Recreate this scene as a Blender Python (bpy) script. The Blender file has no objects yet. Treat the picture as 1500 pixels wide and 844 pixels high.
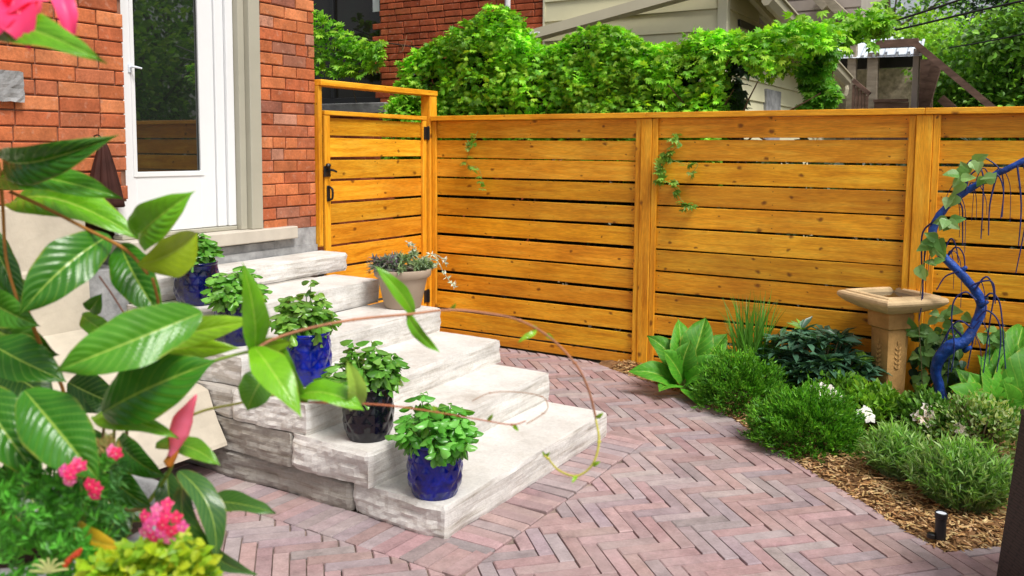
import bpy, math, random
import numpy as np
from mathutils import Vector, noise
random.seed(7); rng = np.random.default_rng(7)
PI = math.pi
sc = bpy.context.scene
COL = sc.collection

# ------------------------------------------------------------------ camera
FPX, CX, CY, W0, H0 = 1272.842, 750.0, 333.62, 1500.0, 844.0
CAM = np.array([4.2169, -5.6553, 1.5372])
PITCH, ROLL, YAW = 0.0900, 0.0075, -0.5448
Fv = np.array([math.sin(YAW)*math.cos(PITCH), math.cos(YAW)*math.cos(PITCH), -math.sin(PITCH)])
R0 = np.array([math.cos(YAW), -math.sin(YAW), 0.0]); U0 = np.cross(R0, Fv)
Rv = math.cos(ROLL)*R0 + math.sin(ROLL)*U0
Uv = -math.sin(ROLL)*R0 + math.cos(ROLL)*U0
def ray(u, v): return Fv + Rv*(u-CX)/FPX + Uv*(CY-v)/FPX
def at(u, v, d): return CAM + ray(u, v)*d
def onz(u, v, z=0.0): r = ray(u, v); return CAM + r*((z-CAM[2])/r[2])
def onx(u, v, x): r = ray(u, v); return CAM + r*((x-CAM[0])/r[0])
def ony(u, v, y): r = ray(u, v); return CAM + r*((y-CAM[1])/r[1])

cam_d = bpy.data.cameras.new("camera"); cam = bpy.data.objects.new("camera", cam_d); COL.objects.link(cam)
from mathutils import Matrix
Mx = Matrix(((Rv[0], Uv[0], -Fv[0], CAM[0]), (Rv[1], Uv[1], -Fv[1], CAM[1]), (Rv[2], Uv[2], -Fv[2], CAM[2]), (0, 0, 0, 1)))
cam.matrix_world = Mx
cam_d.sensor_width = 36; cam_d.lens = FPX/W0*36; cam_d.shift_y = -(H0/2-CY)/W0
cam_d.clip_start = 0.05; cam_d.clip_end = 500
cam_d.dof.use_dof = True; cam_d.dof.focus_distance = 4.2; cam_d.dof.aperture_fstop = 6.3
sc.camera = cam

# ------------------------------------------------------------------ mesh builder
class MB:
    def __init__(s): s.v = []; s.f = []; s.c = []; s.n = 0; s.uv = []
    def add(s, v, f, col=(1, 1, 1, 0), uv=None):
        v = np.asarray(v, float).reshape(-1, 3); n = len(v)
        s.v.append(v); o = s.n
        s.f.extend([[i+o for i in q] for q in f])
        c = np.asarray(col, float)
        if c.ndim == 1:
            if len(c) == 3: c = np.append(c, 0.0)
            c = np.tile(c, (n, 1))
        elif c.shape[1] == 3: c = np.hstack([c, np.zeros((len(c), 1))])
        s.c.append(c); s.n += n
        s.uv.append(np.zeros((n, 2)) if uv is None else np.asarray(uv, float))
        return s
    def build(s, name, m, parent=None, smooth=False):
        me = bpy.data.meshes.new(name)
        V = np.vstack(s.v)
        me.from_pydata(V.tolist(), [], s.f)
        a = me.attributes.new("col", 'FLOAT_COLOR', 'POINT'); a.data.foreach_set("color", np.vstack(s.c).astype(np.float32).ravel())
        a = me.attributes.new("luv", 'FLOAT2', 'POINT'); a.data.foreach_set("vector", np.vstack(s.uv).astype(np.float32).ravel())
        if smooth: me.polygons.foreach_set("use_smooth", np.ones(len(me.polygons), bool))
        me.materials.append(m); me.update()
        o = bpy.data.objects.new(name, me); COL.objects.link(o)
        if parent is not None:
            o.parent = parent; o.matrix_parent_inverse = parent.matrix_basis.inverted()
        return o
    # shapes
    def box(s, x0, x1, y0, y1, z0, z1, col=(1, 1, 1, 0), ch=0.0):
        if ch <= 0:
            v = [(x0,y0,z0),(x1,y0,z0),(x1,y1,z0),(x0,y1,z0),(x0,y0,z1),(x1,y0,z1),(x1,y1,z1),(x0,y1,z1)]
            return s.add(v, [(0,3,2,1),(4,5,6,7),(0,1,5,4),(1,2,6,5),(2,3,7,6),(3,0,4,7)], col)
        P = []
        for ix, (xa, xi) in enumerate(((x0, x0+ch), (x1, x1-ch))):
            for iy, (ya, yi) in enumerate(((y0, y0+ch), (y1, y1-ch))):
                for iz, (za, zi) in enumerate(((z0, z0+ch), (z1, z1-ch))):
                    P += [(xa, yi, zi), (xi, ya, zi), (xi, yi, za)]
        def I(ix, iy, iz, k): return ((ix*2+iy)*2+iz)*3+k
        F = []
        for a in (0, 1):
            q = [I(a,0,0,0), I(a,1,0,0), I(a,1,1,0), I(a,0,1,0)]; F.append(q if a else q[::-1])
            q = [I(0,a,0,1), I(0,a,1,1), I(1,a,1,1), I(1,a,0,1)]; F.append(q if a else q[::-1])
            q = [I(0,0,a,2), I(1,0,a,2), I(1,1,a,2), I(0,1,a,2)]; F.append(q if a else q[::-1])
        for a in (0, 1):
            for b in (0, 1):
                fl = (a+b) % 2
                q = [I(a,b,0,0), I(a,b,1,0), I(a,b,1,1), I(a,b,0,1)]; F.append(q[::-1] if fl else q)
                q = [I(a,0,b,0), I(a,1,b,0), I(a,1,b,2), I(a,0,b,2)]; F.append(q if fl else q[::-1])
                q = [I(0,a,b,1), I(1,a,b,1), I(1,a,b,2), I(0,a,b,2)]; F.append(q[::-1] if fl else q)
        for a in (0, 1):
            for b in (0, 1):
                for c in (0, 1):
                    q = [I(a,b,c,0), I(a,b,c,1), I(a,b,c,2)]; F.append(q if (a+b+c) % 2 else q[::-1])
        return s.add(P, F, col)
    def bar(s, p, q, w, h, up=(0, 0, 1), col=(1, 1, 1, 0)):
        p = np.array(p, float); q = np.array(q, float); d = q-p; d /= np.linalg.norm(d)
        sd = np.cross(d, up); sd /= np.linalg.norm(sd); u = np.cross(sd, d)
        v = []
        for e in (p, q):
            for a, b in ((-1,-1),(1,-1),(1,1),(-1,1)): v.append(e+sd*a*w/2+u*b*h/2)
        return s.add(v, [(0,1,2,3),(7,6,5,4),(0,4,5,1),(1,5,6,2),(2,6,7,3),(3,7,4,0)], col)
    def tube(s, pts, rad, n=8, col=(1, 1, 1, 0), sub=4):
        pts = np.array(pts, float); rad = np.broadcast_to(np.array(rad, float), (len(pts),)) if np.ndim(rad) else np.full(len(pts), rad)
        if sub > 1 and len(pts) > 2:
            P, Rr = [], []
            for i in range(len(pts)-1):
                p0 = pts[max(i-1, 0)]; p1 = pts[i]; p2 = pts[i+1]; p3 = pts[min(i+2, len(pts)-1)]
                for k in range(sub):
                    t = k/sub
                    P.append(0.5*((2*p1)+(-p0+p2)*t+(2*p0-5*p1+4*p2-p3)*t*t+(-p0+3*p1-3*p2+p3)*t**3)); Rr.append(rad[i]*(1-t)+rad[i+1]*t)
            P.append(pts[-1]); Rr.append(rad[-1]); pts = np.array(P); rad = np.array(Rr)
        T = np.gradient(pts, axis=0); T /= np.linalg.norm(T, axis=1)[:, None]+1e-12
        ref = np.array([0, 0, 1.0]) if abs(T[0][2]) < .9 else np.array([1.0, 0, 0])
        nrm = np.cross(T[0], ref); nrm /= np.linalg.norm(nrm); v = []
        for i in range(len(pts)):
            nrm = nrm-T[i]*(nrm@T[i]); nrm /= np.linalg.norm(nrm)+1e-12
            b = np.cross(T[i], nrm)
            for k in range(n):
                a = 2*PI*k/n; v.append(pts[i]+(nrm*math.cos(a)+b*math.sin(a))*rad[i])
        f = []
        for i in range(len(pts)-1):
            for k in range(n):
                f.append((i*n+k, i*n+(k+1) % n, (i+1)*n+(k+1) % n, (i+1)*n+k))
        f.append(list(range(n))[::-1]); f.append([(len(pts)-1)*n+k for k in range(n)])
        return s.add(v, f, col)
    def lathe(s, prof, n=32, c=(0, 0, 0), col=(1, 1, 1, 0), fn=None, cap=True):
        v = []; m = len(prof)
        for (r, z) in prof:
            for k in range(n):
                a = 2*PI*k/n; rr = r*(fn(a, z, r) if fn else 1)
                v.append((c[0]+rr*math.cos(a), c[1]+rr*math.sin(a), c[2]+z))
        f = [(i*n+k, i*n+(k+1) % n, (i+1)*n+(k+1) % n, (i+1)*n+k) for i in range(m-1) for k in range(n)]
        if cap: f.append(list(range(n))[::-1]); f.append([(m-1)*n+k for k in range(n)])
        return s.add(v, f, col)
    def cloud(s, pos, d, nr, L, Wd, tv, tf, col):
        """many copies of a leaf template (x along, y across, z normal)"""
        pos = np.asarray(pos, float); N = len(pos)
        d = d/(np.linalg.norm(d, axis=1)[:, None]+1e-9)
        nr = nr-d*np.sum(d*nr, axis=1)[:, None]; nr = nr/(np.linalg.norm(nr, axis=1)[:, None]+1e-9)
        sd = np.cross(nr, d)
        L = np.broadcast_to(L, (N,)); Wd = np.broadcast_to(Wd, (N,))
        tv = np.asarray(tv, float); k = len(tv)
        P = (pos[:, None, :] + d[:, None, :]*(tv[None, :, 0, None]*L[:, None, None])
             + sd[:, None, :]*(tv[None, :, 1, None]*Wd[:, None, None]) + nr[:, None, :]*(tv[None, :, 2, None]*L[:, None, None]))
        faces = []
        for i in range(N):
            o = i*k; faces.extend([[a+o for a in q] for q in tf])
        col = np.asarray(col, float)
        if col.ndim == 1: col = np.tile(col, (N, 1))
        uv = np.tile(np.stack([tv[:, 0], tv[:, 1]*2], 1), (N, 1))
        return s.add(P.reshape(-1, 3), faces, np.repeat(col, k, axis=0), uv)

# leaf templates
def tmpl(profile, fold=.12, droop=.15):
    v = []; f = []
    n = len(profile)
    for (x, w) in profile:
        zc = -droop*x*x
        v += [(x, -w, zc+fold*w*2), (x, 0, zc), (x, w, zc+fold*w*2)]
    for i in range(n-1):
        a = i*3; f += [(a, a+3, a+4, a+1), (a+1, a+4, a+5, a+2)]
    return np.array(v), f
OVATE = tmpl([(0, .02), (.28, .46), (.6, .42), (1, .02)])
BASIL = tmpl([(0, .03), (.2, .40), (.5, .5), (.8, .32), (1, .02)], fold=-.42, droop=.6)
LANCE = tmpl([(0, .1), (.4, .5), (1, .03)], fold=.15, droop=.12)
LEATHER = tmpl([(0, .06), (.3, .40), (.65, .5), (1, .05)], fold=.10, droop=.25)
def palm(nl=5):
    v = []; f = []
    for i in range(nl):
        a = (i-(nl-1)/2)*(2.2/(nl-1)*1.05); ln = 1-.28*abs(i-(nl-1)/2)/((nl-1)/2)
        c, s_ = math.cos(a), math.sin(a); o = len(v)
        for (x, y, z) in ((0, 0, 0), (.55*ln, .17, .03), (ln, 0, -.14), (.55*ln, -.17, .03), (.5*ln, 0, -.02)):
            v.append((x*c-y*s_, x*s_+y*c, z))
        f += [(o, o+4, o+1), (o+1, o+4, o+2), (o, o+3, o+4), (o+3, o+2, o+4)]
    return np.array(v), f
PALM = palm()
HEART = tmpl([(-.12, .22), (.02, .46), (.3, .5), (.65, .3), (1, .02)], fold=.1, droop=.2)

def smoothed(o, lv=1):
    m = o.modifiers.new("subdivision", 'SUBSURF'); m.levels = m.render_levels = lv
    return o
def empty(name, loc=(0, 0, 0)):
    o = bpy.data.objects.new(name, None); COL.objects.link(o); o.location = tuple(float(a) for a in loc)
    o.empty_display_size = .1
    bpy.context.view_layer.update()
    return o
def tag(o, label=None, cat=None, group=None, kind=None):
    if label: o["label"] = label
    if cat: o["category"] = cat
    if group: o["group"] = group
    if kind: o["kind"] = kind
    return o
def thing(name, label, cat, loc=(0, 0, 0), group=None): return tag(empty(name, loc), label, cat, group)

# ------------------------------------------------------------------ materials
class NT:
    def __init__(s, name):
        s.m = bpy.data.materials.new(name); s.m.use_nodes = True; s.t = s.m.node_tree; s.t.nodes.clear()
        s.out = s.n('ShaderNodeOutputMaterial')
    def n(s, typ, **kw):
        x = s.t.nodes.new(typ)
        for k, v in kw.items():
            if k.startswith('i_'):
                key = k[2:]; key = int(key) if key.isdigit() else key.replace('_', ' ')
                x.inputs[key].default_value = v
            else: setattr(x, k, v)
        return x
    def l(s, a, b): s.t.links.new(a, b)
    def ramp(s, fac, stops):
        r = s.n('ShaderNodeValToRGB'); e = r.color_ramp.elements
        while len(e) < len(stops): e.new(.5)
        for i, (p, c) in enumerate(stops): e[i].position = p; e[i].color = (*c, 1) if len(c) == 3 else c
        s.l(fac, r.inputs[0]); return r.outputs[0]
    def noise(s, vec, scale, detail=4, rough=.55, dist=0):
        x = s.n('ShaderNodeTexNoise'); x.inputs['Scale'].default_value = scale; x.inputs['Detail'].default_value = detail
        x.inputs['Roughness'].default_value = rough; x.inputs['Distortion'].default_value = dist
        if vec is not None: s.l(vec, x.inputs['Vector'])
        return x.outputs['Fac']
    def mapping(s, vec, scale=(1, 1, 1), loc=(0, 0, 0), rot=(0, 0, 0)):
        x = s.n('ShaderNodeMapping'); x.inputs['Scale'].default_value = scale; x.inputs['Location'].default_value = loc; x.inputs['Rotation'].default_value = rot
        s.l(vec, x.inputs['Vector']); return x.outputs[0]
    def mix(s, a, b, fac, mode='MIX'):
        x = s.n('ShaderNodeMix', data_type='RGBA', blend_type=mode)
        for sock, val in ((x.inputs[0], fac), (x.inputs[6], a), (x.inputs[7], b)):
            if isinstance(val, (int, float)): sock.default_value = val
            elif isinstance(val, tuple): sock.default_value = (*val, 1) if len(val) == 3 else val
            else: s.l(val, sock)
        return x.outputs[2]
    def math(s, op, a, b=None):
        x = s.n('ShaderNodeMath', operation=op)
        for i, val in enumerate((a, b)):
            if val is None: continue
            if isinstance(val, (int, float)): x.inputs[i].default_value = val
            else: s.l(val, x.inputs[i])
        return x.outputs[0]
    def bump(s, h, strength=.3, dist=.01):
        x = s.n('ShaderNodeBump'); x.inputs['Strength'].default_value = strength; x.inputs['Distance'].default_value = dist
        s.l(h, x.inputs['Height']); return x.outputs[0]
    def bsdf(s, col, rough=.6, normal=None, spec=.5, metal=0, coat=0):
        b = s.n('ShaderNodeBsdfPrincipled')
        if isinstance(col, tuple): b.inputs['Base Color'].default_value = (*col, 1)
        else: s.l(col, b.inputs['Base Color'])
        if isinstance(rough, (int, float)): b.inputs['Roughness'].default_value = rough
        else: s.l(rough, b.inputs['Roughness'])
        b.inputs['Specular IOR Level'].default_value = spec; b.inputs['Metallic'].default_value = metal; b.inputs['Coat Weight'].default_value = coat
        b.inputs['Coat Roughness'].default_value = .03
        if normal is not None: s.l(normal, b.inputs['Normal'])
        return b
    def fin(s, sh): s.l(sh.outputs[0], s.out.inputs[0]); return s.m
    @property
    def obj(s): return s.n('ShaderNodeTexCoord').outputs['Object']
    @property
    def col(s): return s.n('ShaderNodeAttribute', attribute_name="col")
    @property
    def luv(s): return s.n('ShaderNodeAttribute', attribute_name="luv").outputs['Vector']

def plain(name, col, rough=.6, spec=.5, nscale=8, lo=.8, hi=1.15, bscale=60, bstr=.15, bdist=.005, metal=0, coat=0, attr=False, stretch=(1, 1, 1)):
    t = NT(name); v = t.mapping(t.obj, stretch)
    base = t.col.outputs['Color'] if attr else col
    k = t.ramp(t.noise(v, nscale, 6, .6), [(.3, (lo,)*3), (.7, (hi,)*3)])
    c = t.mix(base, k, 1.0, 'MULTIPLY')
    nm = t.bump(t.noise(v, bscale, 5, .6), bstr, bdist)
    return t.fin(t.bsdf(c, rough, nm, spec, metal, coat))

def wood(name, axis='X', tint=(1, 1, 1)):
    t = NT(name); a = t.col
    off = t.n('ShaderNodeVectorMath', operation='SCALE'); t.l(a.outputs['Color'], off.inputs[0])
    comb = t.n('ShaderNodeCombineXYZ')
    sh = t.math('MULTIPLY', a.outputs['Alpha'], 37.0)
    for i in range(3): t.l(sh, comb.inputs[i])
    add = t.n('ShaderNodeVectorMath', operation='ADD'); t.l(t.obj, add.inputs[0]); t.l(comb.outputs[0], add.inputs[1])
    sc_ = {'X': (.7, 9, 9), 'Y': (9, .7, 9), 'Z': (9, 9, .7)}[axis]
    v = t.mapping(add.outputs[0], sc_)
    g = t.noise(v, 3.2, 7, .62, .6)
    fine = t.noise(t.mapping(add.outputs[0], tuple(x*4 for x in sc_)), 6, 4, .6)
    c = t.ramp(g, [(.25, (.64, .235, .009)), (.48, (.88, .395, .020)), (.72, (.98, .54, .048))])
    c = t.mix(c, t.ramp(fine, [(.3, (.74, .72, .70)), (.65, (1.10,)*3)]), 1.0, 'MULTIPLY')
    blot = t.noise(add.outputs[0], 2.2, 3, .5)
    c = t.mix(c, t.ramp(blot, [(.3, (.80, .72, .7)), (.65, (1.08, 1.1, 1.1))]), 1.0, 'MULTIPLY')
    # knots
    sx_ = t.n('ShaderNodeSeparateXYZ'); ku, kv = {'X': (0, 2), 'Y': (1, 2), 'Z': (0, 2)}[axis]; ks = (7.6, 5.0, 1) if axis == 'Z' else (5.0, 7.6, 1)
    wob = t.n('ShaderNodeTexNoise'); wob.inputs['Scale'].default_value = 22; t.l(add.outputs[0], wob.inputs['Vector'])
    wa = t.n('ShaderNodeVectorMath', operation='MULTIPLY_ADD'); t.l(wob.outputs['Color'], wa.inputs[0]); wa.inputs[1].default_value = (.03,)*3; t.l(add.outputs[0], wa.inputs[2])
    t.l(wa.outputs[0], sx_.inputs[0]); cb_ = t.n('ShaderNodeCombineXYZ'); t.l(sx_.outputs[ku], cb_.inputs[0]); t.l(sx_.outputs[kv], cb_.inputs[1])
    vo = t.n('ShaderNodeTexVoronoi', voronoi_dimensions='2D'); vo.inputs['Scale'].default_value = 1.0; t.l(t.mapping(cb_.outputs[0], ks), vo.inputs['Vector'])
    sep = t.n('ShaderNodeSeparateColor'); t.l(vo.outputs['Color'], sep.inputs[0])
    size = t.math('MULTIPLY', t.math('MAXIMUM', t.math('SUBTRACT', sep.outputs[0], .40), 0.0), .24)
    d = t.math('DIVIDE', vo.outputs['Distance'], t.math('ADD', size, .001))
    kf = t.ramp(d, [(.35, (1, 1, 1)), (1.0, (0, 0, 0))])
    kf2 = t.math('MULTIPLY', kf, .85)
    c = t.mix(c, (.16, .045, .006), kf2)
    tint_ = t.mix(c, a.outputs['Color'], 1.0, 'MULTIPLY')
    nm = t.bump(fine, .12, .003)
    return t.fin(t.bsdf(tint_, .42, nm, .35))

def brickmat(name):
    t = NT(name); o = t.obj; a = t.col
    n1 = t.noise(o, 9, 6, .65); n2 = t.noise(o, 70, 5, .7); n3 = t.noise(o, 24, 4, .6)
    c = t.mix(a.outputs['Color'], t.ramp(n1, [(.3, (.72,)*3), (.7, (1.22,)*3)]), 1.0, 'MULTIPLY')
    c = t.mix(c, t.ramp(n2, [(.3, (.78,)*3), (.65, (1.12,)*3)]), 1.0, 'MULTIPLY')
    c = t.mix(c, (.58, .36, .26), t.math('MULTIPLY', t.ramp(n3, [(.58, (0,)*3), (.72, (1,)*3)]), .38))
    c = t.mix(c, (.07, .035, .025), t.math('MULTIPLY', t.ramp(t.noise(o, 5, 5, .7), [(.62, (0,)*3), (.72, (1,)*3)]), .55))
    return t.fin(t.bsdf(c, .85, t.bump(n2, .5, .006), .25))

def foliage(name, rough=.45, trans=.35, spec=.4, vein=False):
    t = NT(name); a = t.col; c = a.outputs['Color']
    c = t.mix(c, t.ramp(t.noise(t.obj, 6, 3), [(.3, (.78,)*3), (.7, (1.2,)*3)]), 1.0, 'MULTIPLY')
    geo = t.n('ShaderNodeNewGeometry')
    nm = None
    if vein:
        sp = t.n('ShaderNodeSeparateXYZ'); t.l(t.luv, sp.inputs[0])
        av = t.math('ABSOLUTE', sp.outputs[1])
        rib = t.ramp(av, [(.0, (1,)*3), (.055, (0,)*3)])
        lat = t.math('SINE', t.math('MULTIPLY', t.math('SUBTRACT', t.math('MULTIPLY', sp.outputs[0], 13.0), t.math('MULTIPLY', av, 2.6)), 2*PI))
        latm = t.ramp(lat, [(.86, (0,)*3), (1.0, (1,)*3)])
        c = t.mix(c, (.22, .36, .05), t.math('MULTIPLY', latm, .28))
        c = t.mix(c, (.32, .44, .08), t.math('MULTIPLY', rib, .7))
        nm = t.bump(t.noise(t.luv, 26, 3), .12, .004)
        edge = t.math('MULTIPLY', t.ramp(av, [(.90, (0,)*3), (1.0, (1,)*3)]), t.ramp(t.noise(t.obj, 30, 3), [(.45, (0,)*3), (.6, (1,)*3)]))
        c = t.mix(c, (.30, .26, .05), t.math('MULTIPLY', edge, .55)); c = t.mix(c, t.ramp(t.noise(t.obj, 45, 4), [(.3, (.82, .84, .8)), (.7, (1.12, 1.1, 1.1))]), 1.0, 'MULTIPLY')
    back = t.mix(c, t.mix(c, (1.5, 1.45, 1.2), 1.0, 'MULTIPLY'), geo.outputs['Backfacing'])
    b = t.bsdf(back, rough, nm, spec)
    tr = t.n('ShaderNodeBsdfTranslucent'); t.l(t.mix(c, (1.25, 1.25, .5), 1.0, 'MULTIPLY'), tr.inputs[0])
    mx = t.n('ShaderNodeMixShader'); mx.inputs[0].default_value = trans
    t.l(b.outputs[0], mx.inputs[1]); t.l(tr.outputs[0], mx.inputs[2])
    return t.fin(mx)

def stonemat(name):
    t = NT(name); o = t.obj; a = t.col
    strat = t.noise(t.mapping(o, (1.2, 1.2, 16), (0, 0, 0), (.06, .03, 0)), 3.0, 7, .65, .4)
    mott = t.noise(o, 5, 6, .65); fine = t.noise(o, 60, 6, .7)
    nz = t.n('ShaderNodeSeparateXYZ'); t.l(t.n('ShaderNodeNewGeometry').outputs['Normal'], nz.inputs[0])
    top = t.ramp(nz.outputs[2], [(.55, (0,)*3), (.85, (1,)*3)])
    side = t.ramp(strat, [(.27, (.36, .32, .27)), (.40, (.66, .63, .58)), (.55, (.78, .765, .735)), (.75, (.72, .69, .64))])
    topc = t.ramp(t.noise(o, 2.6, 7, .7), [(.3, (.50, .455, .40)), (.46, (.645, .62, .58)), (.7, (.715, .70, .675))])
    c = t.mix(side, topc, top)
    c = t.mix(c, t.ramp(fine, [(.3, (.88,)*3), (.65, (1.05,)*3)]), 1.0, 'MULTIPLY')
    c = t.mix(c, t.ramp(mott, [(.3, (.84, .83, .82)), (.6, (1.04,)*3)]), 1.0, 'MULTIPLY')
    c = t.mix(c, a.outputs['Color'], 1.0, 'MULTIPLY')
    h = t.math('ADD', t.math('MULTIPLY', strat, .6), t.math('MULTIPLY', fine, .4))
    return t.fin(t.bsdf(c, .82, t.bump(h, .55, .012), .25))

def pavermat():
    t = NT("clay paver"); o = t.obj; a = t.col
    c = t.mix(a.outputs['Color'], t.ramp(t.noise(o, 14, 6, .7), [(.3, (.72,)*3), (.7, (1.2,)*3)]), 1.0, 'MULTIPLY')
    c = t.mix(c, t.ramp(t.noise(o, 90, 4, .7), [(.3, (.86,)*3), (.7, (1.1,)*3)]), 1.0, 'MULTIPLY')
    dust = t.ramp(t.noise(o, 2.2, 5, .65), [(.42, (0,)*3), (.68, (1,)*3)])
    c = t.mix(c, (.52, .43, .41), t.math('MULTIPLY', dust, .32))
    return t.fin(t.bsdf(c, .8, t.bump(t.noise(o, 80, 5, .7), .35, .004), .3))

def glazemat(name, c1, c2):
    t = NT(name); o = t.obj
    c = t.mix(c1, c2, t.ramp(t.noise(o, 9, 4, .6, 1.0), [(.4, (0,)*3), (.65, (1,)*3)]))
    return t.fin(t.bsdf(c, .13, t.bump(t.noise(o, 25, 3), .06, .004), .45, 0, .15))

def glassmat(name, col=(.006, .009, .008), ior=1.9):
    t = NT(name)
    b = t.bsdf(t.mix(col, (.02, .025, .02), t.noise(t.obj, 2.0, 2)), .015, None, .5); b.inputs['IOR'].default_value = ior
    return t.fin(b)

def sidingmat(name, col): return plain(name, col, .55, .3, 3, .93, 1.05, 50, .08, .003)

M = {}
M['woodx'] = wood("stained cedar along", 'X'); M['woody'] = wood("stained cedar across", 'Y'); M['woodz'] = wood("stained cedar upright", 'Z')
M['brick'] = brickmat("red brick"); M['mortar'] = plain("dark mortar", (.27, .14, .095), .95, .1, 20, .6, 1.2, 90, .5, .006)
M['mortar2'] = plain("dark brown mortar", (.15, .06, .04), .95, .1, 20, .7, 1.2, 90, .4, .006)  # neighbour's mortar, a darker brown than the near house's
M['stone'] = stonemat("limestone"); M['paver'] = pavermat()
M['sand'] = plain("jointing sand", (.26, .20, .17), .95, .1, 12, .35, 1.5, 120, .4, .004)
M['parge'] = plain("cream parging", (.56, .50, .40), .88, .15, 3.5, .78, 1.1, 25, .35, .010)
M['concrete'] = plain("grey concrete", (.33, .33, .33), .9, .2, 10, .6, 1.3, 40, .5, .01)
M['white'] = plain("white paint", (.80, .81, .82), .35, .45, 3, .97, 1.02, 20, .03, .002)
M['beige'] = plain("taupe trim paint", (.42, .40, .32), .5, .35, 3, .93, 1.05, 30, .06, .002)
M['sill'] = plain("beige sill stone", (.55, .50, .42), .7, .3, 6, .88, 1.08, 40, .15, .004)
M['glass'] = glassmat("door glass", ior=2.2); M['glass2'] = glassmat("window glass", (.02, .010, .008), 1.45)
M['black'] = plain("black metal", (.012, .012, .013), .35, .5, 20, .8, 1.2, 50, .1, .002)
M['siding'] = sidingmat("olive siding", (.74, .70, .47)); M['sidetrim'] = sidingmat("pale trim", (.74, .71, .52))
M['gutter'] = sidingmat("taupe gutter", (.52, .47, .34))
M['leaf'] = foliage("leaf", .45, .35); M['leafg'] = foliage("glossy leaf", .28, .28, .5); M['leafd'] = foliage("leathery leaf", .36, .12, .45)
M['bigleaf'] = foliage("large veined leaf", .20, .16, .42, True)
M['broad'] = foliage("broad matt leaf", .5, .22, .25, True)
M['petal'] = foliage("petal", .38, .30, .4)
M['twig'] = plain("twig", (.14, .08, .04), .8, .2, 20, .7, 1.3, 60, .3, .003, attr=True)
M['bark'] = plain("bark", (.10, .075, .055), .9, .2, 6, .6, 1.4, 30, .7, .02, stretch=(3, 3, .6))
M['blue'] = plain("blue paint", (.010, .060, .31), .42, .45, 22, .45, 1.6, 45, .8, .010)
M['blue2'] = plain("dark blue paint", (.012, .018, .11), .5, .4, 14, .6, 1.5, 35, .3, .005)
M['glaze'] = glazemat("cobalt glaze", (.0015, .005, .11), (.003, .014, .34)); M['glazen'] = glazemat("navy glaze", (.002, .003, .02), (.002, .005, .09))
M['glazek'] = glazemat("black glaze", (.003, .003, .006), (.006, .006, .016))
M['soil'] = plain("soil", (.03, .02, .014), .95, .1, 30, .5, 1.5, 80, .8, .01)
M['potb'] = plain("taupe clay", (.36, .28, .21), .75, .25, 5, .9, 1.1, 30, .12, .003)
M['cast'] = plain("cast sandstone", (.46, .265, .095), .85, .2, 9, .72, 1.22, 55, .5, .006)
M['cast2'] = plain("pale cast sandstone", (.66, .49, .28), .85, .2, 9, .78, 1.15, 55, .5, .006)
t_ = NT("water"); b_ = t_.bsdf((.05, .045, .035), .03, t_.bump(t_.noise(t_.obj, 12, 2), .05, .01), .5); M['water'] = t_.fin(b_)
M['mulch'] = plain("bark mulch", (.22, .12, .055), .95, .15, 18, .5, 1.5, 60, .7, .012)
M['chip'] = plain("wood chip", (1, 1, 1), .9, .15, 40, .8, 1.2, 90, .3, .003, attr=True)
M['ground'] = plain("soil ground", (.07, .06, .04), .95, .1, 3, .6, 1.4, 30, .5, .01)
M['oldwood'] = plain("weathered timber", (.15, .092, .07), .85, .2, 5, .6, 1.5, 40, .4, .006, stretch=(1, 1, 4))
M['oldwood2'] = plain("weathered grey timber", (.34, .29, .22), .85, .2, 5, .7, 1.3, 40, .4, .006, stretch=(1, 1, 4))
M['tin'] = plain("pale tin roof", (.72, .78, .85), .4, .5, 5, .9, 1.1, 20, .1, .005)
M['tanbrick'] = plain("tan wall", (.50, .42, .30), .9, .2, 14, .55, 1.4, 60, .4, .01)
M['farwall'] = plain("pinkish grey wall", (.42, .36, .33), .7, .3, 3, .9, 1.1, 30, .1, .004)
M['cloth'] = plain("dark brown cloth", (.045, .016, .012), .8, .2, 14, .7, 1.3, 90, .3, .003)
def wicker():
    t = NT("dark wicker"); o = t.obj
    w = t.n('ShaderNodeTexBrick'); w.inputs['Scale'].default_value = 1; w.inputs['Brick Width'].default_value = .03; w.inputs['Row Height'].default_value = .011; w.inputs['Mortar Size'].default_value = .002
    cx = t.n('ShaderNodeSeparateXYZ'); t.l(o, cx.inputs[0]); cb = t.n('ShaderNodeCombineXYZ')
    t.l(t.math('ADD', cx.outputs[0], cx.outputs[1]), cb.inputs[0]); t.l(cx.outputs[2], cb.inputs[1]); t.l(cb.outputs[0], w.inputs['Vector'])
    c = t.mix((.026, .017, .015), (.004, .003, .003), w.outputs['Fac'])
    return t.fin(t.bsdf(c, .5, t.bump(t.math('SUBTRACT', 1.0, w.outputs['Fac']), .8, .005), .35))
M['wicker'] = wicker()

def jit(c, s=.15, n=None):
    if n is None: k = 1+random.uniform(-s, s); return tuple(x*k*(1+random.uniform(-s*.4, s*.4)) for x in c)
    k = 1+rng.uniform(-s, s, (n, 1)); return np.array(c)[None, :]*k*(1+rng.uniform(-s*.35, s*.35, (n, 3)))
def mixc(cols, n, s=.15):
    cols = np.array(cols); i = rng.integers(0, len(cols), n)
    return cols[i]*(1+rng.uniform(-s, s, (n, 1)))*(1+rng.uniform(-s*.3, s*.3, (n, 3)))
def unit(v): v = np.asarray(v, float); return v/(np.linalg.norm(v, axis=-1, keepdims=True)+1e-9)
def fbm(p, sc_, o=4):
    return noise.fractal(Vector(p)*sc_, 1.0, 2.0, o)

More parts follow.
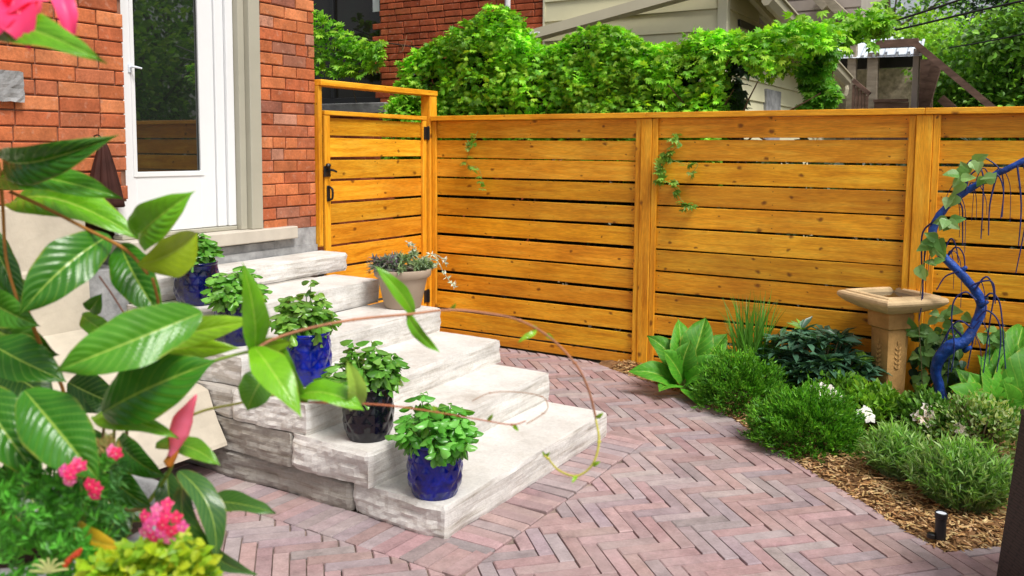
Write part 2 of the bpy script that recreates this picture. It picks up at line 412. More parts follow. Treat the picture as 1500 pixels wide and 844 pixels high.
# ------------------------------------------------------------------ ground, bed, paving
g = MB(); g.add([(-80, -80, -.10), (80, -80, -.10), (80, 80, -.10), (-80, 80, -.10)], [(0, 1, 2, 3)])
tag(g.build("ground", M['ground']), kind="structure")
EDGE = [(1.50, -.03), (1.854, -.217), (2.196, -.367), (2.527, -.593), (2.778, -.788), (3.035, -1.087), (3.23, -1.303), (3.394, -1.459), (3.575, -1.616), (3.745, -1.809), (3.89, -1.945), (3.98, -2.015), (4.15, -1.854), (4.35, -1.63), (6.5, .3)]
EX = [p[0] for p in EDGE]; EYs = [p[1] for p in EDGE]
def edge_y(x): return float(np.interp(x, EX, EYs))
def in_bed(x, y): return x > 1.5 and y > edge_y(x)
s_ = MB(); s_.add([(-.3, -7, -.012), (7.5, -7, -.012), (7.5, .02, -.012), (-.3, .02, -.012)], [(0, 1, 2, 3)])
tag(s_.build("patio_base", M['sand']), kind="structure")

def clip(poly, a, b, c):     # keep a*x+b*y+c >= 0
    out = []
    for i in range(len(poly)):
        p, q = poly[i], poly[(i+1) % len(poly)]
        dp = a*p[0]+b*p[1]+c; dq = a*q[0]+b*q[1]+c
        if dp >= 0: out.append(p)
        if (dp < 0) != (dq < 0):
            t = dp/(dp-dq); out.append((p[0]+(q[0]-p[0])*t, p[1]+(q[1]-p[1])*t))
    return out
PINK = [(.345, .230, .225), (.38, .252, .248), (.315, .207, .205), (.40, .275, .27)]
GREY = [(.335, .265, .275), (.37, .30, .30), (.30, .24, .25)]
pv = MB()
def paver(poly, inset=.0014):
    c = np.mean(poly, axis=0)
    A = .5*abs(sum(poly[i][0]*poly[(i+1) % len(poly)][1]-poly[(i+1) % len(poly)][0]*poly[i][1] for i in range(len(poly))))
    if A < .0012: return
    base = random.choice(PINK if random.random() < .62 else GREY); col = (*jit(base, .09), 0)
    dz = random.uniform(-.0022, .0022); tx, ty = random.uniform(-.014, .014), random.uniform(-.014, .014)
    def zz(p): return dz+(p[0]-c[0])*tx+(p[1]-c[1])*ty
    n = len(poly); ctr = np.array(c)
    def shrink(d):
        out = []
        for p in poly:
            v = ctr-np.array(p); L = np.linalg.norm(v); 
            # move along both axes by d
            out.append(np.array(p)+np.clip(v, -1, 1)/max(L, 1e-6)*min(d*1.6, L*.5)*np.array([1, 1]))
        return out
    o = [np.array(p)+np.sign(ctr-np.array(p))*0 for p in poly]
    r1 = shrink(inset); r2 = shrink(inset+.003)
    v = [(p[0], p[1], -.03) for p in r1]+[(p[0], p[1], zz(p)-.004) for p in r1]+[(p[0], p[1], zz(p)) for p in r2]
    f = [list(range(2*n, 3*n))]
    for k in (0, 1):
        for i in range(n): f.append((k*n+i, k*n+(i+1) % n, (k+1)*n+(i+1) % n, (k+1)*n+i))
    pv.add(v, f, col)
BW, BN = .0615, 4
ang = math.radians(-45); ca, sa = math.cos(ang), math.sin(ang)
def rect(i0, i1, j0, j1):
    gp = .0012
    P = [(i0*BW+gp, j0*BW+gp), (i1*BW-gp, j0*BW+gp), (i1*BW-gp, j1*BW-gp), (i0*BW+gp, j1*BW-gp)]
    return [(2.93+x*ca-y*sa, -2.359+x*sa+y*ca) for x, y in P]
XB, YB = 2.30, -2.975            # stair front, stair left
SOL = .205
def accept(poly):
    # clip against soldier borders of the stair, the bed edge and the fence
    cx_, cy_ = np.mean(poly, axis=0)
    if cy_ > .1 or cy_ < -6.2 or cx_ < -.2 or cx_ > 6.4: return None
    if cx_ < XB+SOL+.3 and cy_ > YB-SOL-.3 and cy_ < -1.42:
        # region of border: keep the part outside the L shape
        if cy_ > YB-SOL and cx_ < XB+SOL:
            a = clip(poly, 1, 0, -(XB+SOL+.002)); b = clip(poly, 0, -1, (YB-SOL-.002))
            poly = a if len(a) >= 3 and (len(b) < 3 or cx_ > XB) else b
        elif cx_ < XB+SOL: poly = clip(poly, 0, -1, (YB-SOL-.002))
        elif cy_ > YB-SOL: poly = clip(poly, 1, 0, -(XB+SOL+.002))
        if len(poly) < 3: return None
    elif cy_ >= -1.42 and cx_ < XB+SOL+.1:
        pass
    poly = clip(poly, 0, -1, -.015)
    if len(poly) < 3: return None
    if cx_ > 1.3:
        # nearest bed edge segments
        best = None
        for i in range(len(EDGE)-1):
            a, b = np.array(EDGE[i]), np.array(EDGE[i+1]); t = np.clip(((np.array([cx_, cy_])-a)@(b-a))/((b-a)@(b-a)), 0, 1)
            d = np.linalg.norm(a+(b-a)*t-np.array([cx_, cy_]))
            if best is None or d < best[0]: best = (d, a, b)
        d, a, b = best; e = unit(b-a)
        if d < .3 or in_bed(cx_, cy_):
            # outward = below the edge
            nx, ny = e[1], -e[0]
            if in_bed(cx_, cy_) and d > .2: return None
            poly = clip(poly, nx, ny, -(nx*a[0]+ny*a[1]))
            if len(poly) < 3: return None
    return poly
R_ = 90
for j in range(-R_, R_):
    for i in range(-R_, R_):
        m = (i-j) % (2*BN)
        if m == 0: p = rect(i, i+BN, j, j+1)
        elif m == 2*BN-1: p = rect(i, i+1, j, j+BN)
        else: continue
        c = np.mean(p, axis=0)
        if 0 < c[0] < XB-.05 and YB+.05 < c[1] < -1.5: continue
        if c[0] < 1.2 and c[1] < -4.3: continue
        p = accept(p)
        if p is not None: paver(p)
y = YB-.02
while y < -1.40:                # soldiers along the stair front, fanned a little
    w = .0675; sk = random.uniform(-.02, .03)-.02
    L = SOL+random.uniform(-.006, .0)
    paver([(XB-.03, y+.001), (XB+L, y+.001+sk*.4), (XB+L, y+w-.001+sk*.4), (XB-.03, y+w-.001)]); y += w
x = .2
while x < XB+SOL-.06:           # soldiers along the stair's left side
    w = .0675; paver([(x+.001, YB-SOL+random.uniform(0, .005)), (x+w-.001, YB-SOL), (x+w-.001+.012, YB+.03), (x+.001+.012, YB+.03)]); x += w
tag(pv.build("brick_paving", M['paver']), kind="structure")

# mulch bed
mb = MB(); nx_, ny_ = 120, 60; V = []; Fc = []
for i in range(nx_+1):
    x = 1.56+(6.5-1.56)*i/nx_; y0 = edge_y(x)
    for j in range(ny_+1):
        t = j/ny_; y = y0+(.04-y0)*t if y0 < .04 else .04
        V.append((x, y, -.008+min(.05, .35*(y-y0))*.8+.012*fbm((x, y, 0), 9)))
for i in range(nx_):
    for j in range(ny_): a = i*(ny_+1)+j; Fc.append((a, a+ny_+1, a+ny_+2, a+1))
mb.add(V, Fc); tag(mb.build("garden_bed", M['mulch'], smooth=True), kind="structure")
# chips
n = 9000; xs = rng.uniform(1.7, 4.9, n*2); ys = np.array([edge_y(x) for x in xs]); tt = rng.beta(1, 2.2, n*2)*1.3; yy = ys-.015+tt
k = yy < -.02; xs, yy, ys = xs[k][:n], yy[k][:n], ys[k][:n]; n = len(xs)
zz = np.minimum(.05, .35*np.maximum(yy-ys, 0))*.8-.002+rng.uniform(0, .012, n)
a = rng.uniform(0, 2*PI, n); d = np.stack([np.cos(a), np.sin(a), rng.uniform(-.25, .25, n)], 1); nr = np.stack([rng.normal(0, .35, n), rng.normal(0, .35, n), np.ones(n)], 1)
ch = MB(); ch.cloud(np.stack([xs, yy, zz], 1), d, nr, rng.uniform(.012, .045, n), rng.uniform(.004, .011, n),
    [(-.5, -.5, 0), (.5, -.4, 0), (.55, .4, 0), (-.5, .5, 0), (0, 0, .08)], [(0, 1, 4), (1, 2, 4), (2, 3, 4), (3, 0, 4)],
    mixc([(.46, .27, .11), (.34, .18, .07), (.60, .42, .21), (.20, .10, .04), (.52, .34, .16)], n, .25))
tag(ch.build("bark_mulch", M['chip']), kind="stuff")

# ------------------------------------------------------------------ stone steps
def slab(x0, x1, y0, y1, z0, z1, parent, name, amp=(.012, .016), tint=(1, 1, 1), seed=0, right_round=.03):
    """rough block: top sawn, sides split; each side displaced with layered noise"""
    o = MB(); step = .022
    nx = max(4, int((x1-x0)/step)); ny = max(4, int((y1-y0)/step)); nz = max(5, int((z1-z0)/.016))
    per = [(x0+(x1-x0)*i/nx, y0, 0, -1) for i in range(nx)]+[(x1, y0+(y1-y0)*i/ny, 1, 0) for i in range(ny)]
    per += [(x1-(x1-x0)*i/nx, y1, 0, 1) for i in range(nx)]+[(x0, y1-(y1-y0)*i/ny, -1, 0) for i in range(ny)]
    P = len(per); V = []; C = []
    for k in range(nz+1):
        t = k/nz; z = z0+(z1-z0)*t
        for (x, y, ax, ay) in per:
            am = amp[0] if ax else amp[1]
            q = (x*1.0+seed*3.7, y*1.0, z*2.6+seed)
            d = am*(1.3*noise.noise(Vector(q)*3.0)+.6*noise.noise(Vector(q)*8)+(.22 if ax else .45)*noise.noise(Vector(q)*26))
            lay = math.floor((z*1.0+.004*noise.noise(Vector((x*6, y*6, seed))))/.035)
            d += am*.45*noise.noise(Vector((lay*7.3+seed, x*2.5, y*2.5)))
            if t > .93: d = d*.3-.004*(t-.93)/.07
            elif t < .08: d -= .004
            if t > .5: pass
            # corner rounding
            X, Y = x+ax*d, y+ay*d
            dc = min(abs(x-x0), abs(x-x1)) if ay else min(abs(y-y0), abs(y-y1))
            rr = right_round
            if dc < rr:
                pull = (1-dc/rr)**2*rr*.30*(1+.8*noise.noise(Vector((x*9, y*9, z*14+seed))))
                X -= ax*pull; Y -= ay*pull
            V.append((X, Y, z+(.003*noise.noise(Vector((x*5, y*5, seed))) if t == 1 else 0)))
            sh = .9+.2*noise.noise(Vector((lay*3.1+seed, x*1.7, y*1.7))); C.append((tint[0]*sh, tint[1]*sh, tint[2]*sh, 0))
    Fc = [(k*P+i, k*P+(i+1) % P, (k+1)*P+(i+1) % P, (k+1)*P+i) for k in range(nz) for i in range(P)]
    # top: fan to an inner grid row
    base = nz*P; inner = []
    cx_, cy_ = (x0+x1)/2, (y0+y1)/2
    for i in range(P):
        v = V[base+i]; ux, uy = cx_-v[0], cy_-v[1]; L = math.hypot(ux, uy)
        V.append((v[0]+ux/L*.008*1.2, v[1]+uy/L*.008*1.2, z1+.002)); C.append((*tint, 0))
    Fc += [(base+i, base+(i+1) % P, base+P+(i+1) % P, base+P+i) for i in range(P)]
    Fc.append([base+P+i for i in range(P)])
    o.add(V, Fc, C); ob = o.build(name, M['stone'], parent, smooth=False)
    me = ob.data; sm = np.zeros(len(me.polygons), bool); me.polygons.foreach_set("use_smooth", sm)
    return ob
ZS = [0, .135, .29, .425, .57, .715, .835]; XS = [None, 2.295, 1.925, 1.565, 1.13, .70, .25]
YL = [None, -2.965, -2.985, -2.975, -2.94, -2.88, -2.74]; YR = [None, -1.485, -1.45, -1.40, -1.395, -1.44, -1.26]
SP = [None, 1.80, 1.475, 1.10, .70, .30, None]
steps = thing("stone_steps", "wide flight of six rough pale limestone steps leading up to the door", "steps", (1.2, -2.2, 0))
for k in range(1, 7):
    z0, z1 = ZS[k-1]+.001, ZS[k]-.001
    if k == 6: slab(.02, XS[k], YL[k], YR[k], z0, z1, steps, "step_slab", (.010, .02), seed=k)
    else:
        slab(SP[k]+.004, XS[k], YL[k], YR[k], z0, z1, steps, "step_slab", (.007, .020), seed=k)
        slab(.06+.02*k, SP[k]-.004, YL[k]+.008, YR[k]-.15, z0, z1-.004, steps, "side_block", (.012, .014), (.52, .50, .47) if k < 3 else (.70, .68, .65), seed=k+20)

# ------------------------------------------------------------------ brick house (left)
house = thing("brick_house", "red brick house with a white door above the stone steps", "house", (0, -3, 0))
BCOL = [(.52, .15, .055), (.56, .175, .066), (.46, .125, .05), (.60, .21, .085), (.50, .155, .07)]
PCOL = BCOL+BCOL+[(.38, .15, .09), (.48, .22, .14), (.30, .11, .07)]
def bricks(mbd, a0, a1, z0, z1, plane, axis, sign, cols, bl=.215, bh=.069, jt=.007, hole=None, seed=0):
    """courses of brick on a vertical plane; axis 'y' for a wall on x=plane, 'x' for a wall on y=plane"""
    r = random.Random(seed); z = z0; row = 0
    while z < z1-.02:
        zt = min(z+bh, z1); a = a0-(bl/2 if row % 2 else 0)+r.uniform(-.02, .02)
        while a < a1:
            L = bl if r.random() > .12 else bl*.5
            s0, s1 = max(a, a0), min(a+L, a1); a += L+jt
            if s1-s0 < .03: continue
            if hole and hole(.5*(s0+s1), .5*(z+zt)): continue
            out = r.uniform(-.003, .004); ch = .005; c = r.choice(cols); kk = r.uniform(.82, 1.16); col = (c[0]*kk, c[1]*kk, c[2]*kk, 0)
            w = [r.uniform(-.002, .002) for _ in range(4)]
            P2 = [(s0, z+w[0]), (s1, z+w[1]), (s1, zt+w[2]), (s0, zt+w[3])]; I2 = [(s0+ch, z+ch+w[0]), (s1-ch, z+ch+w[1]), (s1-ch, zt-ch+w[2]), (s0+ch, zt-ch+w[3])]
            def mk(p, h): return (plane+sign*h, p[0], p[1]) if axis == 'y' else (p[0], plane+sign*h, p[1])
            v = [mk(p, -.03) for p in P2]+[mk(p, out-.004) for p in P2]+[mk(p, out) for p in I2]
            f = [(8, 9, 10, 11)]+[(q*4+i, q*4+(i+1) % 4, q*4+4+(i+1) % 4, q*4+4+i) for q in (0, 1) for i in range(4)]
            if (axis == 'y') != (sign > 0): f = [tuple(reversed(q)) for q in f]
            mbd.add(v, f, col)
        z += bh+jt; row += 1
DY0, DY1 = -2.712, -1.762       # door opening in the wall
wb = MB(); bricks(wb, -6.2, DY0, 1.255, 4.2, 0, 'y', 1, BCOL, seed=1)
wo = wb.build("brick_wall", M['brick'], house)
pb = MB(); bricks(pb, DY1, -1.28, 1.0, 4.2, 0, 'y', 1, PCOL, .20, seed=2)
bricks(pb, DY0, DY1, 3.15, 4.2, 0, 'y', 1, BCOL, seed=4)
pb.build("brick_pier", M['brick'], house)
co = MB(); co.box(-4, -.012, -6.2, DY0-.002, 1.24, 4.2); co.box(-4, -.012, DY1+.002, -1.286, .98, 4.2); co.box(-4, -.012, DY0-.002, DY1+.002, 3.15, 4.2)
co.box(-4, -.5, DY0-.002, DY1+.002, .98, 3.15)
co.build("mortar", M['mortar'], house)
pg = MB()               # parged base wall with a flared skirt
prof = [(-.05, 1.25), (.03, 1.245), (.05, 1.21), (.05, .95), (.09, .90), (.10, .62), (.93, .43), (.985, .32), (1.07, .165), (1.04, .150), (.6, .10), (-.05, .10)]
prof = [(-.05, 1.252), (.015, 1.25), (.03, 1.235), (.032, .93), (.04, .915), (.055, .60), (.32, .52), (.62, .46), (.90, .42), (.945, .405), (.975, .33), (1.01, .26), (1.06, .18), (1.065, .163), (1.04, .150), (.5, .04), (-.05, .02)]
m = len(prof); Vs = []
yk = np.linspace(-2.985, -6.2, 40)
for yv in yk:
    for i, (px, pz) in enumerate(prof): Vs.append((px+(.006*noise.noise(Vector((px*3, yv*3, pz*3))) if 2 < i < m-2 else 0), yv, pz))
Fs = [(i*m+j, i*m+(j+1) % m, (i+1)*m+(j+1) % m, (i+1)*m+j) for i in range(len(yk)-1) for j in range(m)]
Fs += [list(range(m)), [(len(yk)-1)*m+j for j in range(m)][::-1]]
pg.add(Vs, [tuple(reversed(f)) for f in Fs]); pg.build("parged_base", M['parge'], house)
fd = MB(); fd.box(-.5, -.004, DY0, -1.29, .60, .93); fd.box(-.5, -.002, -1.66, -1.285, .60, 1.0)
fd.box(-.5, .010, -2.985, -1.283, .1, .88); fd.build("concrete_base", M['concrete'], house)
sl = MB(); sl.box(-.3, .05, -2.74, -1.50, .942, 1.022, ch=.006); sl.build("door_sill", M['sill'], house)
fr = MB()               # frame: brickmould (taupe) and jambs
fr.box(-.14, .012, -1.855, -1.765, 1.024, 3.14, ch=.004); fr.box(-.14, -.03, -1.905, -1.857, 1.024, 3.14, ch=.003)
fr.box(-.14, .012, DY0+.002, -1.858, 3.03, 3.14, ch=.004)
fr.build("door_frame", M['beige'], house)
XD = -.10
gl0, gl1 = onx(197, 150, XD)[1], onx(292, 150, XD)[1]; gz = onx(250, 252, XD)[2]
dl, dr = DY0+.004, -1.908
df = MB()
df.box(XD-.04, XD, dl, gl0, 1.05, 3.02, ch=.003); df.box(XD-.04, XD, gl1, dr-.13, 1.05, 3.02, ch=.003)
df.box(XD-.04, XD-.001, gl0, gl1, 1.05, gz, ch=.002); df.box(XD-.04, XD-.001, gl0, gl1, 2.9, 3.02)
df.box(XD-.04, XD+.012, dr-.126, dr-.06, 1.05, 3.02, ch=.004); df.box(XD-.04, XD+.03, dr-.056, dr, 1.05, 3.02, ch=.004)
df.box(XD-.004, XD+.006, gl0-.02, gl1+.02, gz-.025, gz+.004, ch=.002); df.box(XD-.004, XD+.006, gl1-.004, gl1+.02, gz, 2.9, ch=.002); df.box(XD-.004, XD+.006, gl0-.02, gl0+.004, gz, 2.9, ch=.002)
door = df.build("door", M['white'], house)
hq = onx(190, 100, XD); hd = MB(); hd.box(XD, XD+.008, hq[1]-.012, hq[1]+.012, hq[2]-.025, hq[2]+.025, ch=.003); hd.tube([(XD+.006, hq[1], hq[2]+.005), (XD+.045, hq[1], hq[2]+.005), (XD+.048, hq[1]+.04, hq[2])], [.006, .006, .005], 8); hd.build('handle', M['tin'], door)
pn = MB(); pn.box(XD-.03, XD-.012, gl0-.002, gl1+.002, gz-.002, 2.902); pn.build("pane", M['glass'], door)
th = MB(); th.box(XD-.05, XD+.035, dl, dr, 1.024, 1.047, ch=.003); th.build("threshold", M['beige'], house)
sb = MB(); q0 = onx(33, 105, .03); q1 = onx(33, 150, .03)
def rough_block(mbd, x0, x1, y0, y1, z0, z1, amp, seed):
    nx, ny, nz = 3, max(6, int((y1-y0)/.02)), max(4, int((z1-z0)/.02)); V = []; Fc = []
    nn = max(nx, ny, nz)
    for face in range(3):
        o = len(V)
        if face == 0: A, B = ny, nz; P = lambda a, b: (x1, y0+(y1-y0)*a, z0+(z1-z0)*b)
        elif face == 1: A, B = nx*3, ny; P = lambda a, b: (x0+(x1-x0)*a, y0+(y1-y0)*b, z1)
        else: A, B = nx*3, nz; P = lambda a, b: (x0+(x1-x0)*a, y1, z0+(z1-z0)*b)
        for i in range(A+1):
            for j in range(B+1):
                p = P(i/A, j/B); d = [amp*noise.fractal(Vector(p)*28+Vector((seed, c*9, 0)), 1, 2, 4) for c in range(3)]
                V.append((p[0]+d[0], p[1]+d[1]*.5, p[2]+d[2]*.5))
        for i in range(A):
            for j in range(B): a = o+i*(B+1)+j; Fc.append((a, a+B+1, a+B+2, a+1) if face != 1 else (a, a+1, a+B+2, a+B+1))
    mbd.add(V, [tuple(f) for f in Fc])
rough_block(sb, -.05, .035, q0[1]-1.2, q0[1], q1[2], q0[2], .010, 3); sb.box(-.06, .02, q0[1]-1.19, q0[1]-.008, q1[2]+.006, q0[2]-.008)
sb.build("stone_window_sill", M['concrete'], house)

# dark cloth hanging on the wall
cl = MB(); pc = onx(143, 208, .06); pe = onx(150, 275, .06); hgt = pc[2]-pe[2]+.10; pr_ = []
for i in range(13):
    t = i/12; pr_.append((.012+.075*t**.8, -hgt*t))
cl.lathe(pr_, 48, (.075, pc[1]+.02, pc[2]), fn=lambda a, z, r: 1+.16*math.sin(7*a+z*4)+.08*math.sin(13*a), cap=True)
hg = thing("hanging_cloth", "dark brown pleated cloth hanging gathered on the brick wall left of the door", "cloth", (.075, pc[1]+.02, pc[2]))
cl.build("cloth", M['cloth'], hg, smooth=True)
hk = MB(); hk.tube([(0.0, pc[1]+.02, pc[2]+.03), (.04, pc[1]+.02, pc[2]+.035), (.075, pc[1]+.02, pc[2]+.005)], .004, 6); hk.build("hook", M['black'], hg)

# ------------------------------------------------------------------ fence and gate
ZG = [1.614-.152*k for k in range(11)]
def boards(mbd, axis, a0, a1, plane, sign, thick=.018, top=1.757, bottom=.012):
    zs = [top]+ZG+[bottom]
    for k in range(12):
        zt = zs[k]-(.008 if k else 0); zb = zs[k+1]+(.008 if k < 11 else 0)
        r = random.random(); tn = random.uniform(.78, 1.08); col = (tn, tn*random.uniform(.90, 1.06), tn*random.uniform(.8, 1.2), r)
        w = random.uniform(-.002, .002)
        for e in (a0+.03, a1-.03, (a0+a1)/2):
            for zz_ in (zb+.025, zt-.025):
                if axis == 'x': mbd.box(e-.003, e+.003, plane+w-.0008, plane+w+.004, zz_-.003, zz_+.003, (.22, .2, .4, r))
                else: mbd.box(plane+w-.004, plane+w+.0008, e-.003, e+.003, zz_-.003, zz_+.003, (.22, .2, .4, r))
        if axis == 'x': mbd.box(a0, a1, plane+.0+w, plane+thick+w, zb, zt, col, ch=.0025)
        else: mbd.box(plane-thick+w, plane+w, a0, a1, zb, zt, col, ch=.0025)
        q = mbd.v[-1]; tt_ = (q[:, 0 if axis == 'x' else 1]-a0)/(a1-a0); up_ = q[:, 2] > (zb+zt)/2
        q[:, 2] += np.where(up_, random.uniform(-.004, .003)+random.uniform(-.005, .005)*tt_, random.uniform(-.003, .004)+random.uniform(-.005, .005)*tt_)*(1 if 0 < k < 11 else .3)
def tint(a=.9, b=1.1): k = random.uniform(a, b); return (k, k, k, random.random())
fence = thing("wooden_fence", "tall orange stained cedar fence of horizontal boards along the back of the patio", "fence", (3, 0, 0))
POSTS = [(1.805, 1.965), (3.54, 3.71), (5.28, 5.45), (7.02, 7.19), (8.76, 8.93)]
pm = MB(); prev = .085
cr = [.052]+[.5*(a+b) for a, b in POSTS]
for i, (a, b) in enumerate(POSTS):
    bm_ = MB(); boards(bm_, 'x', prev-.01, a+.012, .0, 1); bm_.build("board_panel", M['woodx'], fence)
    st = MB(); st.box(a, a+.038, -.026, -.004, .006, 1.755, tint(), ch=.003); st.build("stop_strip", M['woodz'], fence); st = MB(); st.box(b-.038, b, -.026, -.004, .006, 1.755, tint(), ch=.003); st.build("stop_strip", M['woodz'], fence)
    po = MB(); po.box(a+.040, b-.040, -.034, .06, .004, 1.756, tint(.92, 1.05), ch=.004); po.build("post", M['woodz'], fence)
    prev = b
st = MB(); st.box(.052, .090, -.026, -.004, .006, 1.755, tint(), ch=.003); st.build("stop_strip", M['woodz'], fence)
for i in range(len(cr)-1):
    cp = MB(); cp.box(cr[i]+.001, cr[i+1]-.001, -.052, .09, 1.758, 1.795, tint(.98, 1.1), ch=.003); cp.build("cap_rail", M['woodx'], fence)

arch = thing("gate_frame", "slim orange cedar gate frame with a high cross rail joining house and fence", "gate frame", (0, -.65, 0))
a_ = MB(); a_.box(-.045, .048, -.045, .048, .004, 1.955, tint(), ch=.004); a_.build("post", M['woodz'], arch)
a_ = MB(); a_.box(-.045, .03, -1.277, -1.243, .86, 1.955, tint(), ch=.003); a_.build("post", M['woodz'], arch)
a_ = MB(); a_.box(-.075, .055, -1.277, .05, 1.957, 1.996, tint(1.05, 1.15), ch=.003); a_.build("cross_rail", M['woody'], arch)
gate = thing("garden_gate", "orange cedar gate of horizontal boards between the brick pier and fence", "gate", (0, -.65, 0))
b_ = MB(); boards(b_, 'y', -1.19, -.085, 0, 1, top=1.745, bottom=.06); b_.build("board_panel", M['woody'], gate)
f_ = MB()
f_.box(.002, .024, -1.215, -1.16, .05, 1.76, tint(), ch=.003); f_.build("stile", M['woodz'], gate)
f_ = MB(); f_.box(.002, .024, -.105, -.058, .05, 1.76, tint(), ch=.003); f_.build("stile", M['woodz'], gate)
f_ = MB(); f_.box(-.03, .028, -1.215, -.058, 1.762, 1.792, tint(1, 1.1), ch=.003); f_.build("top_rail", M['woody'], gate)
for zc in (1.66, .35):
    h_ = MB(); h_.box(.026, .034, -.10, -.052, zc-.05, zc+.05, ch=.002); h_.box(.02, .05, -.056, -.0495, zc-.05, zc+.05, ch=.002); h_.tube([(.036, -.052, zc-.055), (.036, -.052, zc+.055)], .008, 8); h_.build("hinge", M['black'], gate)
lz = onx(469, 252, .03)[2]
h_ = MB(); h_.box(.026, .036, -1.235, -1.17, lz-.035, lz+.04, ch=.003); h_.tube([(.036, -1.20, lz+.01), (.075, -1.20, lz+.012), (.078, -1.16, lz+.0)], [.009, .009, .007], 8)
h_.lathe([(.0, 0), (.016, .004), (.02, .014), (.014, .026), (0, .03)], 12, (.05, -1.21, lz+.03)); h_.build("latch", M['black'], gate)
lz2 = onx(474, 284, .03)[2]
h_ = MB(); h_.box(.026, .034, -1.205, -1.175, lz2-.055, lz2+.055, ch=.003); h_.tube([(.034, -1.19, lz2+.045), (.065, -1.19, lz2+.03), (.065, -1.19, lz2-.03), (.034, -1.19, lz2-.045)], .008, 8); h_.build("handle", M['black'], gate)

# ------------------------------------------------------------------ neighbouring house
YN = 2.2
nb = thing("neighbour_house", "neighbouring house of red brick and olive clapboard rising behind the fence", "house", (0, YN, 0))
NC = [(.43, .095, .036), (.46, .105, .04), (.39, .08, .03), (.47, .12, .045)]
wx0, wx1, wz0, wz1 = -3.75, -2.34, 2.065, 3.75
n_ = MB(); bricks(n_, -5.5, -.185, .2, 4.4, YN, 'x', -1, NC, .215, .060, .011, hole=lambda a, z: wx0 < a < wx1 and wz0-.12 < z < wz1, seed=9); n_.build("brick_wall", M['brick'], nb)
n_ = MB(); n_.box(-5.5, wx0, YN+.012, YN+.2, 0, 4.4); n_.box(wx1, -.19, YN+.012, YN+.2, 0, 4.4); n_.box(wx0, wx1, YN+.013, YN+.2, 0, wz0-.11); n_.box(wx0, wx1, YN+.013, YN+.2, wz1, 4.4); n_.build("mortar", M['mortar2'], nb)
n_ = MB()
for (a, b, c, d) in ((wx0, wx0+.06, wz0, wz1), (wx1-.05, wx1-.002, wz0, wz1), (wx0+.06, wx1-.05, wz0, wz0+.07), (wx0+.06, wx1-.05, wz1-.06, wz1), (wx0+.6, wx0+.65, wz0+.07, wz1-.06)): n_.box(a, b, YN+.06, YN+.12, c, d, ch=.004)
wn = n_.build("window", M['black'], nb); n_ = MB(); n_.box(wx0+.05, wx1-.04, YN+.10, YN+.11, wz0+.05, wz1-.05); n_.build("pane", M['glass2'], wn)
n_ = MB(); t0 = ony(543, 0, YN+.05); t1 = ony(554, 16, YN+.05); n_.box(t0[0], t1[0], YN+.085, YN+.095, t1[2], t0[2]+.05); n_.build("paper_note", M['white'], wn)
n_ = MB(); n_.box(wx0-.1, wx1+.12, YN-.05, YN+.06, wz0-.125, wz0-.003, ch=.008); n_.build("window_sill", M['concrete'], nb)
n_ = MB(); zl = 1.0; k = 0      # lap siding, front and side
zb0 = ony(1058, 12, YN)[2]
lap = .196
z = zb0-lap*9
while z < 4.4:
    ym = min(YN+6.5, 2.878+(2.998-z-lap*.5)/.195)
    for (p, q, nrm) in (((-.165, YN), (1.635, YN), (0, -1)), ((1.70, YN+.065), (1.70, ym), (1, 0))):
        if q[1]-p[1] < .1 and nrm[0]: continue
        a = (p[0]+nrm[0]*.022, p[1]+nrm[1]*.022); b = (q[0]+nrm[0]*.022, q[1]+nrm[1]*.022); c = (p[0]+nrm[0]*.004, p[1]+nrm[1]*.004); d = (q[0]+nrm[0]*.004, q[1]+nrm[1]*.004)
        n_.add([(*a, z), (*b, z), (*d, z+lap), (*c, z+lap), (*c, z), (*d, z)], [(0, 1, 2, 3), (0, 4, 5, 1)])
    z += lap
n_.build("clapboard_siding", M['siding'], nb)
n_ = MB(); n_.box(-.16, 1.695, YN+.004, YN+.3, 0, 4.4); n_.box(-.16, 1.695, YN+.301, YN+6.5, 0, 2.25); n_.build("side_wall", M['siding'], nb)
n_ = MB(); n_.box(1.636, 1.726, YN-.026, YN+.064, 0, 4.4, ch=.003); n_.box(-.184, -.162, YN-.02, YN+.05, 0, 4.4); n_.build("corner_board", M['sidetrim'], nb)
n_ = MB()                        # side window and eave
sw0, sw1 = onx(1082, 28, 1.72), onx(1112, 48, 1.72)
n_.box(1.70, 1.735, sw0[1], sw1[1], sw1[2]-.02, sw0[2], ch=.004); n_.build("side_window", M['black'], nb)
n_ = MB()
for (u0, u1, vt) in ((1121, 1142, 130),):
    a, b = onx(u0, vt, 1.72), onx(u1, vt, 1.72); n_.box(1.70, 1.74, a[1], b[1], 1.2, a[2], ch=.004)
n_.build("basement_door", M['concrete'], nb)
def zw(y): return 2.998-.195*(y-2.878)
def zg(y): return 2.39+.128*(5.86-y)
ya, yend = YN-.05, 5.9
n_ = MB(); n_.add([(1.68, ya, zw(ya)), (1.68, yend, zw(yend)), (2.06, yend, zg(yend)+.06), (2.06, ya, zg(ya)+.06)], [(0, 1, 2, 3)])
for i in range(10):
    y = ya+(yend-ya)*i/10; n_.bar((1.70, y, zw(y)-.004), (2.05, y, zg(y)+.052), .012, .012)
n_.build("soffit", M['siding'], nb)
n_ = MB(); gp_ = [(2.04, -.02), (2.06, -.05), (2.10, -.05), (2.14, .0), (2.15, .06), (2.17, .065), (2.17, .08), (2.04, .08)]; m = len(gp_)
V = [(x, ya, zg(ya)+z) for x, z in gp_]+[(x, yend, zg(yend)+z) for x, z in gp_]
n_.add(V, [(i, i+m, (i+1) % m+m, (i+1) % m) for i in range(m)]+[list(range(m)), [m+i for i in range(m)][::-1]])
